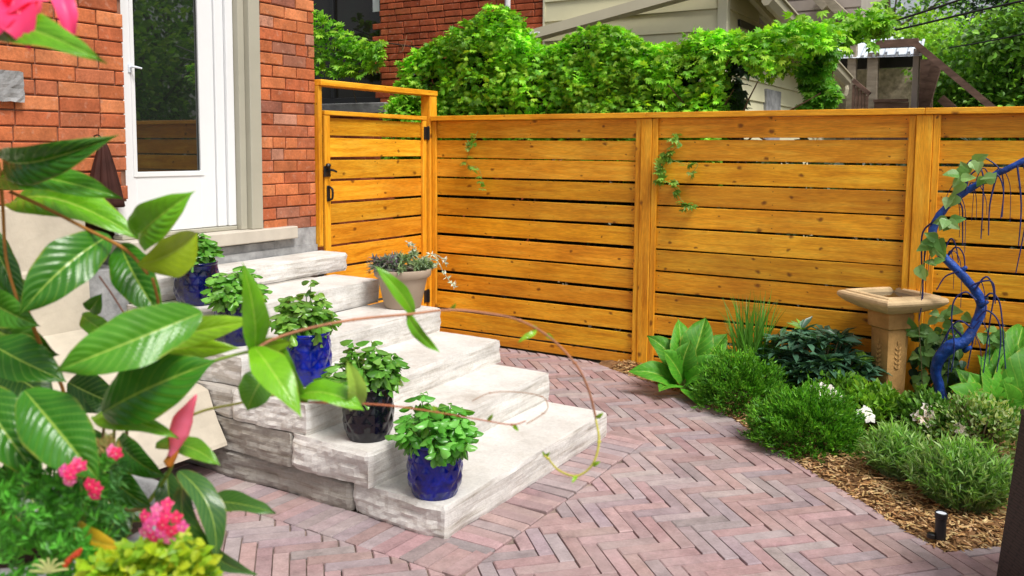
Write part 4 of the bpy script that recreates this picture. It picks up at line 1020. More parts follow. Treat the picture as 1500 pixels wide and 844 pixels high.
# ------------------------------------------------------------------ blue painted weeping tree
YT = -.30
T = thing("blue_tree", "crooked weeping tree trunk painted bright blue beside the birdbath", "tree", ony(1386, 600, YT))
tp = [(1387, 606), (1383, 592), (1376, 566), (1371, 545), (1376, 525), (1392, 508), (1412, 500), (1425, 482), (1436, 458), (1437, 445), (1428, 425), (1405, 398), (1386, 380), (1374, 366), (1366, 345), (1372, 322), (1392, 298), (1416, 280), (1450, 260), (1497, 237), (1560, 205)]
tr_ = [.033, .031, .030, .031, .032, .033, .030, .028, .028, .027, .025, .026, .024, .022, .021, .020, .019, .019, .018, .016, .012]
m_ = MB(); m_.tube([ony(u, v, YT+.03*math.sin(i*.9)) for i, (u, v) in enumerate(tp)], np.array(tr_)*rng.uniform(.86, 1.12, len(tr_)), 14, sub=7)
q_ = m_.v[-1]; q_ += np.array([[noise.noise(Vector(p)*38), noise.noise(Vector(p)*38+Vector((9, 0, 0))), noise.noise(Vector(p)*38+Vector((0, 9, 0)))] for p in q_])*.0045
for (u, v) in ((1497, 237), (1436, 448), (1412, 514), (1405, 398)): q = ony(u, v, YT); m_.tube([q, q+np.array([.035, -.02, .03])], [.016, .010], 7, sub=1)
m_.build("trunk", M['blue'], T, smooth=True)
BR = [((1436, 447), (1450, 430), (1463, 440), (1468, 470), (1470, 500), (1473, 540)), ((1430, 440), (1415, 428), (1398, 440), (1394, 470), (1398, 510), (1393, 545)), ((1420, 420), (1440, 412), (1455, 415), (1458, 445)), ((1428, 425), (1440, 408), (1449, 408), (1456, 430), (1450, 470), (1445, 510), (1440, 550)),
      ((1385, 380), (1400, 362), (1412, 375), (1413, 410)), ((1390, 300), (1408, 300), (1410, 330), (1410, 360)), ((1415, 280), (1420, 258), (1438, 250), (1440, 290), (1437, 350)), ((1440, 265), (1460, 255), (1470, 280), (1466, 320)), ((1416, 280), (1415, 245), (1435, 230), (1462, 245), (1470, 270), (1468, 318)),
      ((1372, 322), (1352, 340), (1350, 380), (1352, 430), (1346, 470)), ((1366, 345), (1356, 360), (1353, 400), (1350, 440)), ((1405, 398), (1385, 405), (1372, 425)), ((1380, 375), (1392, 350), (1400, 360), (1404, 385)), ((1430, 470), (1445, 455), (1462, 470), (1466, 500), (1460, 545)), ((1412, 498), (1395, 480), (1382, 500), (1372, 520)),
      ((1425, 482), (1405, 470), (1388, 490), (1385, 530)), ((1497, 237), (1510, 280), (1500, 340), (1488, 400)), ((1490, 242), (1496, 300), (1492, 360)), ((1436, 458), (1425, 500), (1417, 540)), ((1460, 256), (1450, 300), (1448, 345))]
m_ = MB()
for b in BR:
    yy = YT+rng.uniform(-.08, .06); m_.tube([ony(u, v, yy) for u, v in b], np.linspace(.006, .003, len(b)), 6, sub=5)
for i in range(16):
    u, v = tp[rng.integers(6, 19)]; q = ony(u, v, YT+rng.uniform(-.06, .06)); sx = rng.uniform(-.10, .14); m_.tube([q, q+[sx*.5, 0, .05], q+[sx, 0, -.04], q+[sx*1.1, 0, -.12-rng.uniform(0, .15)]], [.004, .003, .002, .0015], 5)
m_.build("branch", M['blue2'], T)
T = thing("tree_creeper", "pale green heart leaved vine twining up the blue tree trunk", "vine", ony(1350, 600, -.2)); m_ = MB(); P = []; 
m_.tube([ony(u, v, -.22) for u, v in ((1352, 600), (1350, 540), (1346, 460), (1352, 400), (1358, 360), (1368, 330), (1388, 300), (1400, 275), (1435, 265))], .0025, 5, (.20, .18, .08, 0)); m_.build("stem", M['twig'], T)
for (u, v, k, s) in ((1422, 247, 5, 12), (1410, 262, 4, 10), (1445, 265, 4, 10), (1395, 290, 3, 8), (1385, 325, 5, 8), (1388, 328, 3, 8), (1370, 352, 6, 9), (1368, 366, 5, 9), (1347, 395, 3, 6), (1365, 388, 2, 5), (1340, 485, 5, 10), (1345, 520, 5, 12), (1370, 490, 7, 16), (1400, 470, 4, 14), (1455, 490, 7, 12), (1380, 470, 5, 12), (1352, 560, 4, 12)):
    for i in range(k): P.append(ony(u+rng.normal(0, s*.6), v+rng.normal(0, s*.5), -.36+rng.uniform(-.06, .03) if v < 400 else -.2))
P = np.array(P); n = len(P); m_ = MB(); L = rng.uniform(.05, .085, n); m_.cloud(P, np.stack([rng.normal(0, .6, n), rng.normal(-.3, .3, n), rng.normal(-.3, .4, n)], 1), np.stack([rng.normal(0, .4, n), -np.ones(n), rng.normal(.5, .3, n)], 1), L, L*.85, *HEART, mixc([(.22, .42, .12), (.28, .48, .18), (.14, .32, .07)], n, .15)); m_.build("foliage", M['leaf'], T)

# ------------------------------------------------------------------ bed plants
def big_leaf(m_, base, tip, up, width, fold=.15, curl=.15, col=(.1, .3, .03), nt=14, ns=4, quilt=0.0, nv=13, shape=.85, sway=0.0, wave=0.0):
    base, tip = np.array(base, float), np.array(tip, float); ax = tip-base; L = np.linalg.norm(ax); ax /= L; up = np.array(up, float); nr = unit(up-ax*(up@ax)); sd = np.cross(nr, ax)
    V = []; UV = []; ph = random.uniform(0, 6)
    for i in range(nt+1):
        t = i/nt; w = width/2*max(.012, math.sin(PI*min(1, t**shape*.985+.012)))**.78*(1-.10*t)*(1+.045*math.sin(8*t+ph)+.03*math.sin(19*t+2*ph))
        if t > .86: w *= max(.1, 1-((t-.86)/.14)**1.6*.75)
        for j in range(-ns, ns+1):
            s = j/ns; q = quilt*2.6*L*(.5+.5*math.sin(2*PI*(nv*t-2.6*abs(s)-.25)))*(1-abs(s)**4)*min(1, abs(s)*4)*min(1, (1-t)*6)*min(1, t*6)
            zoff = fold*abs(s)*w-curl*L*4*(t-.5)**2+curl*L-.25*fold*w*s*s+q+wave*L*math.sin(t*9+ph)*abs(s)**2*(1 if s > 0 else -1)
            V.append(base+ax*t*L+sd*(s*w+sway*L*math.sin(PI*t))+nr*zoff); UV.append((t*nv/13, s))
    k = 2*ns+1; F_ = [(i*k+j, (i+1)*k+j, (i+1)*k+j+1, i*k+j+1) for i in range(nt) for j in range(k-1)]
    m_.add(V, [tuple(reversed(f)) for f in F_], (*col, 0), UV)
def broad_plant(name, label, cpos, specs, col, group=None, wmul=1.0):
    T = thing(name, label, "plant", cpos, group); m_ = MB(); st = MB(); cpos = np.array(cpos)
    for (du, dv, dep, w) in specs:
        tip = at(du, dv, (cpos-CAM)@Fv+dep); b = cpos+np.array([random.uniform(-.03, .03), random.uniform(-.03, .03), .02]); dirv = unit(tip-b); b2 = b+(tip-b)*.18
        upv = np.array([0, 0, 1.0])*.8-Fv*.75-dirv*.0+Rv*random.uniform(-.35, .35); st.tube([b, b2], [.007, .005], 6, (.25, .38, .10, 0), sub=1)
        c_ = tuple(np.array(col)*random.uniform(.8, 1.25)); big_leaf(m_, b2, tip, upv, w*wmul, .45, random.uniform(.06, .18), c_, 26, 6, .016, 9, .8, random.uniform(-.08, .08), .022)
    m_.build("foliage", M['broad'], T, smooth=True); st.build("stem", M['twig'], T)
hp = onz(1003, 574, .01)
broad_plant("broadleaf_plant", "large plain green broad leaved plant at the foot of the middle fence post", hp,
    [(948, 492, .1, .20), (993, 466, .12, .20), (1034, 464, .10, .22), (1066, 488, .05, .20), (919, 545, -.05, .17), (965, 574, -.2, .15), (1022, 596, -.3, .15), (1055, 520, -.1, .17), (970, 512, -.1, .19), (1012, 498, -.05, .20), (1040, 545, -.2, .15), (1078, 512, .1, .17)], (.050, .20, .015))
gr = MB(); gpos = onz(1098, 577, .0); T = thing("ornamental_grass", "tuft of long upright grass blades in front of the fence", "plant", gpos)
for i in range(150):
    b = gpos+np.array([rng.normal(0, .04), rng.normal(0, .04), 0]); a = rng.uniform(0, 2*PI); h = rng.uniform(.32, .70); r = rng.uniform(.02, .24)
    p1 = b+np.array([r*.3*math.cos(a), r*.3*math.sin(a), h*.6]); p2 = b+np.array([r*math.cos(a), r*math.sin(a), h-.3*r]); w = rng.uniform(.0035, .0075); sd = unit(np.cross(p2-b, Fv)); V = []
    for t in np.linspace(0, 1, 7):
        c = (1-t)**2*b+2*t*(1-t)*p1+t*t*p2; ww = w*(1-t**2)+.0004; V += [c-sd*ww, c+sd*ww]
    gr.add(V, [(2*k, 2*k+1, 2*k+3, 2*k+2) for k in range(6)], (*jit((.075, .22, .025), .3), 0))
gr.build("foliage", M['leaf'], T)
def rhodo(label, c, rx, ry, h, nw=70):
    T = thing("rhododendron_shrub", label, "shrub", c); m_ = MB(); st = MB(); P = []; D = []; Cc = []; Nn = []; c = np.array(c)
    for i in range(nw):
        a = rng.uniform(0, 2*PI); rr = math.sqrt(rng.uniform(0, 1)); q = c+np.array([rx*rr*math.cos(a), ry*rr*math.sin(a), h*(1-.45*rr*rr)*rng.uniform(.6, 1.05)]); st.tube([c+np.array([.04*math.cos(a), .04*math.sin(a), 0]), c+(q-c)*[.6, .6, .5], q], [.006, .005, .003], 5, (.13, .10, .05, 0), sub=2)
        new = rng.uniform() < .13
        for k in range(9):
            b = a+k*2*PI/9+rng.uniform(-.2, .2); P.append(q+rng.normal(0, .006, 3)); el = rng.uniform(-.1, .85); D.append([math.cos(b), math.sin(b), el+(.6 if new else 0)]); Nn.append([rng.normal(0, .2), rng.normal(0, .2), 1]); Cc.append(np.array((.16, .33, .04) if new and k < 5 else (.065, .155, .090))*rng.uniform(.7, 1.5))
    P = np.array(P); L = rng.uniform(.08, .13, len(P)); m_.cloud(P, np.array(D), np.array(Nn), L, L*.31, *LEATHER, np.array(Cc)); m_.build("foliage", M['leafd'], T, smooth=True); st.build("stem", M['twig'], T)
rhodo("dark blue green leathery shrub against the fence left of the birdbath", onz(1192, 594, .0), .33, .17, .47, 110)
def fine_shrub(name, label, c, rx, ry, h, n, L, cols, up=.5, group=None, tmp=LANCE, wid=.35, mat='leaf', lump=.45, low=.05):
    T = thing(name, label, "shrub", c, group); c = np.array(c); m_ = MB()
    u = unit(rng.normal(size=(n, 3))); u[:, 2] = np.abs(u[:, 2])*1.1-.12; u = unit(u); rad = rng.uniform(.5, 1.0, n)**.5
    bump = np.array([1+lump*noise.noise(Vector(x)*4.0+Vector((c[0]*5, 0, 0)))+lump*.7*noise.noise(Vector(x)*9.0) for x in u])
    P = c+u*np.array([rx, ry, h])*(rad*bump)[:, None]+np.array([0, 0, low]); D = u+np.array([0, 0, up])+rng.normal(0, .45, (n, 3)); l = rng.uniform(L*.6, L*1.3, n)
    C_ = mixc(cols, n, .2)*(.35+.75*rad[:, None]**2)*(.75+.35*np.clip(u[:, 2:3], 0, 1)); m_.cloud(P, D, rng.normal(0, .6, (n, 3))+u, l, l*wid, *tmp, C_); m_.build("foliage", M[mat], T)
    st = MB()
    for i in range(26):
        k = rng.integers(0, n); st.tube([c, c+(P[k]-c)*.5+[0, 0, .02], P[k]], [.006, .004, .002], 4, (.10, .08, .04, 0), sub=2)
    st.build("stem", M['twig'], T); return T
GB = [(.085, .28, .018), (.12, .36, .025), (.055, .20, .012), (.18, .44, .04)]
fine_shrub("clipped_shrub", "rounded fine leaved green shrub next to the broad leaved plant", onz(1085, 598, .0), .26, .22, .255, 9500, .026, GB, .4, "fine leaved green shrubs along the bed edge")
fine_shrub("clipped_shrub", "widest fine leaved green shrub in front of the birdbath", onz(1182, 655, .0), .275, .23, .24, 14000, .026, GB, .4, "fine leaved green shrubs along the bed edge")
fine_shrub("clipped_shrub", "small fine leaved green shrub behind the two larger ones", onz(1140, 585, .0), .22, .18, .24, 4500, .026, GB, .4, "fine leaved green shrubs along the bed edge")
GL = [(.30, .54, .17), (.24, .47, .10), (.40, .60, .28), (.19, .40, .07)]
def lavender(label, c, rx, ry, h, n):
    T = thing("lavender_plant", label, "plant", c, "lavender plants at the bed edge"); c = np.array(c); st = MB(); P = []; D = []
    for i in range(n):
        a = rng.uniform(0, 2*PI); rr = math.sqrt(rng.uniform(0, 1)); tip = c+np.array([rx*rr*math.cos(a), ry*rr*math.sin(a), h*(1-.45*rr**2)*rng.uniform(.7, 1.12)]); b = c+np.array([rx*.35*rr*math.cos(a), ry*.35*rr*math.sin(a), 0]); mid = (b+tip)/2+np.array([0, 0, .02])
        st.tube([b, mid, tip], [.002, .0016, .001], 3, (.22, .30, .12, 0), sub=2)
        for k in range(11):
            t = rng.uniform(.25, 1.0); q = (1-t)**2*b+2*t*(1-t)*mid+t*t*tip; P.append(q); D.append(unit(tip-b)*.9+rng.normal(0, .55, 3)+np.array([0, 0, .25]))
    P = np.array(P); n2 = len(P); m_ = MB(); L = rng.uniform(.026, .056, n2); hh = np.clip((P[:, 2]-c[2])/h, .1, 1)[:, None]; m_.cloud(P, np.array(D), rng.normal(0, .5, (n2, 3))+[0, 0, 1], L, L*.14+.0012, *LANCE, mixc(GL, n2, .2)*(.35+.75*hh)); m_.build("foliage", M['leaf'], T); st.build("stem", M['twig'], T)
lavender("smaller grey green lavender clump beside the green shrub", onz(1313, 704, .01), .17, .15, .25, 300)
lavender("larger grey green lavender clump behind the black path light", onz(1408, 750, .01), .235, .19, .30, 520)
def flower(m_, c, nrm, R, n, col, cols2=None):
    nrm = unit(nrm); a = np.cross(nrm, [.3, .5, .8]); a = unit(a); b = np.cross(nrm, a); P = []; D = []
    off = random.uniform(0, 6)
    for k in range(n):
        t = off+2*PI*k/n; D.append(a*math.cos(t)+b*math.sin(t)+nrm*.10); P.append(np.array(c)+(a*math.cos(t)+b*math.sin(t))*R*.08)
    m_.cloud(np.array(P), np.array(D), np.tile(nrm, (n, 1)), R, R*.85, *LEATHER, mixc([col], n, .08))
def flowering(name, label, c, rx, ry, h, n, L, cols, fl, R, fcol, npet, mat='leaf', petal_layers=1, tmp=OVATE):
    T = fine_shrub(name, label, c, rx, ry, h, n, L, cols, .3, None, tmp, .62, mat, .25); T["category"] = "flowering plant"; m_ = MB()
    for (u, v, dz) in fl:
        q = at(u, v, (np.array(c)-CAM)@Fv-dz)
        for k in range(petal_layers): flower(m_, q+np.array([0, 0, .004*k]), -Fv*.8+np.array([rng.normal(0, .2), 0, .8]), R*(1-.28*k), npet, fcol)
    m_.build("blossom", M['petal'], T)
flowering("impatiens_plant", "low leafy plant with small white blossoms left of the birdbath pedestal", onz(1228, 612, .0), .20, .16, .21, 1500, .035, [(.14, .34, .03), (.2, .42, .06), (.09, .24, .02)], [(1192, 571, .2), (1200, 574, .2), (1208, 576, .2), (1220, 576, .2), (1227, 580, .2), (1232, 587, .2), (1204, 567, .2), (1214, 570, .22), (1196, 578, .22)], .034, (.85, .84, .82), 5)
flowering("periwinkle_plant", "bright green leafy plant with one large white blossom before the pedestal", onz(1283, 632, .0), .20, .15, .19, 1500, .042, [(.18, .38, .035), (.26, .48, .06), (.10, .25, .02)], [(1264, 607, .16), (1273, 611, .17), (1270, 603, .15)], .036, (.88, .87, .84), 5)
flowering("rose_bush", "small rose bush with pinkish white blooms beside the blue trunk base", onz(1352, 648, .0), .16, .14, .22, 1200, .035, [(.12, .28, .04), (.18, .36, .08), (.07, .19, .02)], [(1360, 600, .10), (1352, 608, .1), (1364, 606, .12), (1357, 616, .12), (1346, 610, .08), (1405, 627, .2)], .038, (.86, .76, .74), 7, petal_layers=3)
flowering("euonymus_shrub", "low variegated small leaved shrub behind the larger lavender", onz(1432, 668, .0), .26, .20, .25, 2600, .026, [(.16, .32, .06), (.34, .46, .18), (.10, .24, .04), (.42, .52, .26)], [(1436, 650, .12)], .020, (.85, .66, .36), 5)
bp = onz(1452, 636, .0)
broad_plant("hosta_plant", "big leaved light green hosta spreading under the blue tree at right", bp,
    [(1388, 566, -.1, .28), (1402, 590, -.25, .22), (1420, 545, .0, .26), (1480, 505, .1, .28), (1470, 560, -.15, .30), (1520, 540, 0, .3), (1505, 590, -.2, .26), (1440, 600, -.3, .2), (1530, 500, .1, .3), (1468, 480, .2, .24), (1400, 540, .1, .22), (1432, 520, .1, .24), (1500, 470, .2, .24), (1412, 575, -.1, .22)], (.055, .21, .016), None, 1.0)
cv = MB(); P = []
T = thing("heart_leaf_plant", "dark leafy climber low on the fence between birdbath and blue tree", "plant", ony(1360, 590, -.1))
n = 170; P = np.array([ony(u, v, -.1+rng.uniform(-.05, .05)) for u, v in zip(rng.uniform(1335, 1412, n), rng.uniform(480, 592, n))]); L = rng.uniform(.04, .075, n)
cv.cloud(P, np.stack([rng.normal(0, .6, n), rng.normal(-.3, .3, n), rng.normal(-.5, .4, n)], 1), np.stack([rng.normal(0, .4, n), -np.ones(n), rng.normal(.5, .3, n)], 1), L, L*.8, *HEART, mixc([(.04, .12, .03), (.09, .22, .05), (.16, .32, .08), (.03, .09, .05)], n, .2)); cv.build("foliage", M['leaf'], T)
cv = MB(); cv.tube([ony(u, v, -.1) for u, v in ((1370, 610), (1362, 560), (1358, 500), (1362, 470))], .003, 5, (.15, .12, .06, 0)); cv.build("stem", M['twig'], T)
bk = MB(); q = onz(1397, 622, .03); bk.box(q[0]-.035, q[0]+.035, q[1]-.03, q[1]+.03, .0, .10, (.42, .16, .09, 0), ch=.008); bk.box(q[0]-.034, q[0]+.036, q[1]-.029, q[1]+.031, .102, .155, (.46, .19, .11, 0), ch=.008)
tag(bk.build("loose_brick", M['brick']), "small upright red brick stub at the foot of the blue trunk", "brick")

# path light
q = onz(1377, 789, .02); T = thing("path_light", "short black cylindrical path light in the mulch at the paving edge", "light", q)
m_ = MB(); m_.lathe([(.0, 0), (.021, 0), (.021, .084), (.024, .086), (.0245, .106), (.022, .108), (.020, .102), (0, .101)], 24, q, cap=False); m_.build("body", M['black'], T, smooth=False)
m_ = MB(); m_.lathe([(0, .1045), (.0195, .1035)], 20, q, cap=False); m_.build("lens", M['tin'], T)
m_ = MB(); q2 = q+np.array([-.03, -.005, 0]); m_.lathe([(.0, 0), (.018, 0), (.018, .014), (.012, .018), (0, .018)], 16, q2, cap=False); m_.build("cable_clip", M['black'], T)

# wicker chair at the right edge
cb = onz(1457, 868, 0); T = thing("wicker_chair", "dark brown woven wicker armchair cut off by the right edge", "chair", (cb[0]+.35, cb[1]-.1, 0))
tl = at(1491, 592, (cb-CAM)@Fv)
hx = tl[2]; off = .055
ax_ = unit(np.array([Rv[0], Rv[1], 0])); ay_ = unit(np.array([Fv[0], Fv[1], 0]))
def wbox(m_, a0, a1, b0, b1, z0, z1, tap=0.0):
    o = np.array([cb[0], cb[1], 0]); V = []
    for z, e in ((z0, 0), (z1, tap)):
        for a, b in ((a0+e, b0), (a1, b0), (a1, b1), (a0+e, b1)): V.append(o+ax_*a+ay_*b+np.array([0, 0, z]))
    m_.add(V, [(0, 3, 2, 1), (4, 5, 6, 7), (0, 1, 5, 4), (1, 2, 6, 5), (2, 3, 7, 6), (3, 0, 4, 7)])
m_ = MB(); wbox(m_, 0, .13, -.62, .0, .03, hx-.02, off); m_.build("arm", M['wicker'], T)
m_ = MB(); wbox(m_, .66, .79, -.62, .0, .03, hx-.02, 0); m_.build("arm", M['wicker'], T)
m_ = MB(); wbox(m_, .132, .658, -.60, -.02, .05, .34); m_.build("seat", M['wicker'], T)
m_ = MB(); wbox(m_, .132, .658, -.16, -.01, .342, hx+.02); m_.build("backrest", M['wicker'], T)
m_ = MB(); wbox(m_, .14, .65, -.60, -.165, .342, .43); m_.build("cushion", M['parge'], T)
for a, b in ((.01, -.60), (.01, -.05), (.74, -.60), (.74, -.05)):
    m_ = MB(); wbox(m_, a, a+.04, b, b+.04, 0, .03); m_.build("leg", M['black'], T)
m_ = MB(); wbox(m_, off-.002, .135, -.625, .004, hx-.018, hx, .002); m_.build("arm_cap", M['black'], T)

# ------------------------------------------------------------------ foreground planter and mandevilla
DP = 1.45
pcx = at(70, 757, DP); rimz = pcx[2]
T = thing("tall_planter", "tall grey round planter holding the mandevilla at the lower left", "planter", (pcx[0], pcx[1], 0))
m_ = MB(); m_.lathe([(0, 0), (.13, 0), (.135, .02), (.185, rimz-.06)], 48, (pcx[0], pcx[1], 0), cap=False); m_.build("body", M['concrete'], T, smooth=True)
m_ = MB(); m_.lathe([(.185, rimz-.06), (.20, rimz-.05), (.204, rimz-.005), (.20, rimz), (.182, rimz), (.178, rimz-.05)], 48, (pcx[0], pcx[1], 0), cap=False); m_.build("rim", M['concrete'], T, smooth=True)
m_ = MB(); m_.lathe([(0, rimz-.035), (.18, rimz-.04)], 32, (pcx[0], pcx[1], 0), cap=False); m_.build("soil", M['soil'], T)

mv = thing("mandevilla_plant", "large leaved climbing mandevilla with a pink bud filling the left foreground", "plant", pcx)
lf = MB()
def fl(b, t, wpx, db, dt, roll=0, col=(.05, .17, .012), fold=.25, curl=.08, quilt=.010, shape=.85, sway=0.0, wave=.020, nv=13):
    curl = curl*1.25+random.uniform(0, .05); fold *= random.uniform(.8, 1.5)
    sway = sway or random.uniform(-.035, .035)
    B, Tt = at(*b, db), at(*t, dt); ax = unit(Tt-B); toc = unit(CAM-(B+Tt)/2); n0 = unit(toc-ax*(toc@ax)); n1 = np.cross(ax, n0); r = math.radians(roll)
    w = .93*wpx*(db+dt)/2/FPX/max(.35, math.cos(r))
    nv = random.choice((9, 10, 11, 12, 13)); quilt *= random.uniform(.5, 1.25)
    big_leaf(lf, B, Tt, n0*math.cos(r)+n1*math.sin(r), w, fold, curl, col, 44, 9, quilt, nv, shape, sway, wave)
DK, MD, LT, YG = (.026, .125, .009), (.045, .18, .010), (.095, .28, .012), (.17, .34, .016)
fl((4, 228), (174, 198), 64, 1.20, 1.12, 12, (.024, .11, .008), .5, .16, .014)
fl((-4, 262), (178, 290), 58, 1.22, 1.15, -25, MD, .3, .12)
fl((14, 300), (208, 352), 74, 1.28, 1.20, -30, LT, .3, .10, .006)
fl((160, 345), (28, 462), 82, 1.18, 1.10, 12, DK, .25, .05, .012)
fl((205, 350), (286, 280), 66, 1.16, 1.08, -15, LT, .35, .14, .008, 1.0)
fl((202, 388), (290, 340), 68, 1.10, 1.14, 36, (.20, .30, .015), .30, .12, .004, 1.1)
fl((176, 358), (238, 468), 66, 1.22, 1.18, 10, DK, .25, .05, .012)
fl((296, 458), (80, 545), 92, 1.05, .98, 10, (.05, .185, .013), .22, .06, .012)
fl((205, 506), (384, 468), 46, 1.18, 1.12, -20, YG, .2, .05, .004)
fl((215, 500), (352, 510), 40, 1.2, 1.16, 10, YG, .2, .05, .004)
fl((150, 605), (318, 528), 98, 1.08, 1.04, -8, DK, .22, .04, .012, .9)
fl((36, 572), (146, 705), 98, 1.02, 1.00, 8, DK, .24, .05, .012)
fl((-40, 560), (62, 705), 84, 1.06, 1.05, 0, DK, .24, .05, .012)
fl((-30, 470), (88, 520), 80, 1.25, 1.2, 20, (.04, .14, .012), .2, .05, .008)
fl((-20, 500), (98, 560), 74, 1.2, 1.18, -15, DK, .2, .05, .008)
fl((-30, 430), (60, 478), 56, 1.15, 1.12, 20, MD, .2, .05)
fl((-20, 330), (40, 455), 44, 1.3, 1.28, 10, DK, .2, .05)
fl((138, 610), (262, 642), 42, 1.12, 1.06, -25, LT, .2, .10, .004)
fl((130, 455), (150, 430), 30, 1.28, 1.25, 0, MD)
fl((120, 462), (180, 500), 34, 1.3, 1.26, 0, LT)
fl((175, 640), (246, 700), 46, 1.2, 1.15, 30, DK, .2, .12)
fl((228, 652), (325, 684), 34, 1.14, 1.10, -30, (.09, .25, .02), .2, .08, .004)
fl((150, 680), (225, 745), 52, 1.22, 1.18, 20, DK, .2, .1)
fl((150, 690), (212, 670), 46, 1.25, 1.2, 10, MD, .2, .1)
GD = (.035, .10, .030)
fl((262, 690), (316, 828), 44, 1.08, 1.05, -20, GD, .35, .16, .002, .75, .06)
fl((272, 690), (376, 842), 44, 1.12, 1.08, 30, GD, .25, .20, .002, .85, -.08)
fl((300, 735), (404, 752), 34, 1.15, 1.12, -35, (.05, .15, .03), .2, .08, .002)
fl((245, 690), (262, 800), 44, 1.2, 1.18, 10, GD, .2, .1, .002)
fl((190, 735), (140, 820), 60, 1.25, 1.22, 10, (.03, .10, .02), .2, .1, .004)
for (b, t, w) in (((60, 590), (130, 640), 70), ((100, 560), (190, 600), 60), ((-20, 620), (60, 660), 80), ((90, 640), (190, 690), 70), ((200, 600), (120, 580), 50), ((0, 540), (80, 590), 70), ((40, 660), (0, 760), 70), ((120, 720), (230, 760), 60), ((0, 400), (40, 470), 50)): fl(b, t, w, 1.36, 1.34, random.uniform(-20, 20), (.018, .07, .008), .2, .08, .006)
fl((95, 700), (190, 760), 56, 1.3, 1.28, -15, (.02, .07, .012), .2, .1, .004)
fl((20, 690), (90, 790), 66, 1.32, 1.3, 0, (.02, .07, .012), .2, .1, .004)
fl((110, 768), (178, 800), 40, 1.05, 1.02, 35, (.42, .26, .02), .2, .1, .003)
fl((-30, 40), (156, 92), 60, .92, .86, -20, LT, .25, .10, .004)
# right-hand shoot
fl((372, 522), (354, 382), 42, 1.10, 1.04, 25, LT, .35, .10, .006)
fl((372, 508), (442, 612), 54, 1.08, 1.02, -15, (.11, .29, .012), .25, .08, .005, .8)
fl((396, 540), (362, 602), 58, 1.12, 1.10, 10, (.09, .26, .03), .25, .12, .006, 1.0)
fl((408, 505), (452, 590), 46, 1.14, 1.12, 35, LT, .25, .1, .005)
fl((440, 578), (534, 602), 40, 1.12, 1.10, -30, LT, .3, .12, .008)
fl((516, 600), (508, 526), 32, 1.13, 1.08, 20, (.22, .38, .06), .3, .10, .004)
fl((378, 508), (430, 500), 26, 1.14, 1.12, 20, YG, .2, .05, .003)
fl((606, 462), (547, 388), 26, 1.20, 1.16, 20, LT, .3, .12, .003)
fl((598, 460), (644, 516), 20, 1.20, 1.17, 25, LT, .3, .10, .003)
for (b, t, w) in (((786, 484), (768, 498), 9), ((784, 486), (758, 503), 8), ((800, 490), (812, 497), 9), ((786, 482), (780, 476), 6)): fl(b, t, w, 1.26, 1.25, 10, YG, .2, .1, 0)
for (b, t, w) in (((868, 682), (880, 676), 7), ((845, 698), (838, 708), 7), ((798, 669), (806, 662), 6), ((798, 669), (794, 660), 5), ((873, 612), (884, 604), 7), ((660, 454), (668, 444), 7), ((752, 622), (760, 632), 7), ((640, 602), (632, 594), 7), ((715, 616), (722, 606), 7)): fl(b, t, w, 1.25, 1.24, 10, YG, .2, .1, 0)
lf.build("foliage", M['bigleaf'], mv, smooth=True)
sm = MB(); BRN = (.36, .16, .035, 0); RED = (.40, .13, .06, 0); YLW = (.50, .46, .08, 0); GRN = (.22, .34, .05, 0)
def stem(pts, d0, d1, r0, r1, col, n=7):
    k = len(pts); Q = [at(u, v, d0+(d1-d0)*i/(k-1))+rng.normal(0, .0012, 3) for i, (u, v) in enumerate(pts)]; sm.tube(Q, np.linspace(r0, r1, k)*.72*rng.uniform(.85, 1.15, k), n, col, 5)
    if k > 5:
        for q in Q[1:-1:2]: sm.tube([q-Rv*.003, q, q+Rv*.003], [r1*.5, r0*1.05, r1*.5], 6, col, 2)
stem([(-5, 235), (4, 300), (8, 380), (26, 446)], 1.2, 1.22, .0035, .003, BRN)
stem([(14, 282), (60, 300), (125, 335), (185, 368), (215, 400)], 1.2, 1.12, .0032, .003, BRN)
stem([(42, 455), (60, 510), (92, 565), (110, 640), (130, 740)], 1.16, 1.3, .0036, .004, BRN)
stem([(145, 405), (165, 430), (182, 458)], 1.25, 1.25, .0015, .0015, RED)
stem([(222, 408), (232, 450), (228, 500)], 1.14, 1.16, .003, .003, BRN)
stem([(182, 606), (240, 570), (300, 535), (350, 518), (376, 512)], 1.07, 1.08, .0028, .003, GRN)
stem([(262, 618), (300, 602), (345, 590), (392, 578), (440, 575)], 1.16, 1.12, .0026, .0022, (.34, .34, .06, 0))
stem([(376, 512), (400, 497), (450, 484), (520, 470), (600, 460), (660, 454), (715, 456), (760, 470), (806, 495), (842, 530), (862, 570), (873, 612)], 1.08, 1.26, .0026, .0022, (.42, .19, .10, 0))
stem([(873, 612), (876, 645), (868, 682), (845, 698), (818, 690), (803, 672), (797, 668)], 1.26, 1.24, .0022, .0020, YLW)
stem([(440, 588), (510, 590), (570, 594), (640, 602), (710, 616), (752, 622), (770, 620)], 1.12, 1.26, .0020, .0012, RED)
stem([(770, 620), (795, 608), (803, 594), (795, 580), (760, 575), (720, 577), (690, 587)], 1.26, 1.3, .0011, .0008, (.42, .22, .12, 0))
stem([(600, 458), (598, 466), (606, 470)], 1.2, 1.2, .003, .002, GRN)
stem([(218, 735), (240, 705), (252, 680), (255, 660)], 1.2, 1.14, .004, .0035, GRN)
stem([(215, 742), (190, 748), (165, 735), (140, 700)], 1.2, 1.3, .004, .004, (.28, .22, .08, 0))
for k in range(7): stem([(40+k*25, 850), (60+k*20, 760), (80+k*18, 660-k*10)], 1.4, 1.32, .004, .003, (.10, .07, .03, 0))
sm.build("stem", M['twig'], mv, smooth=True)
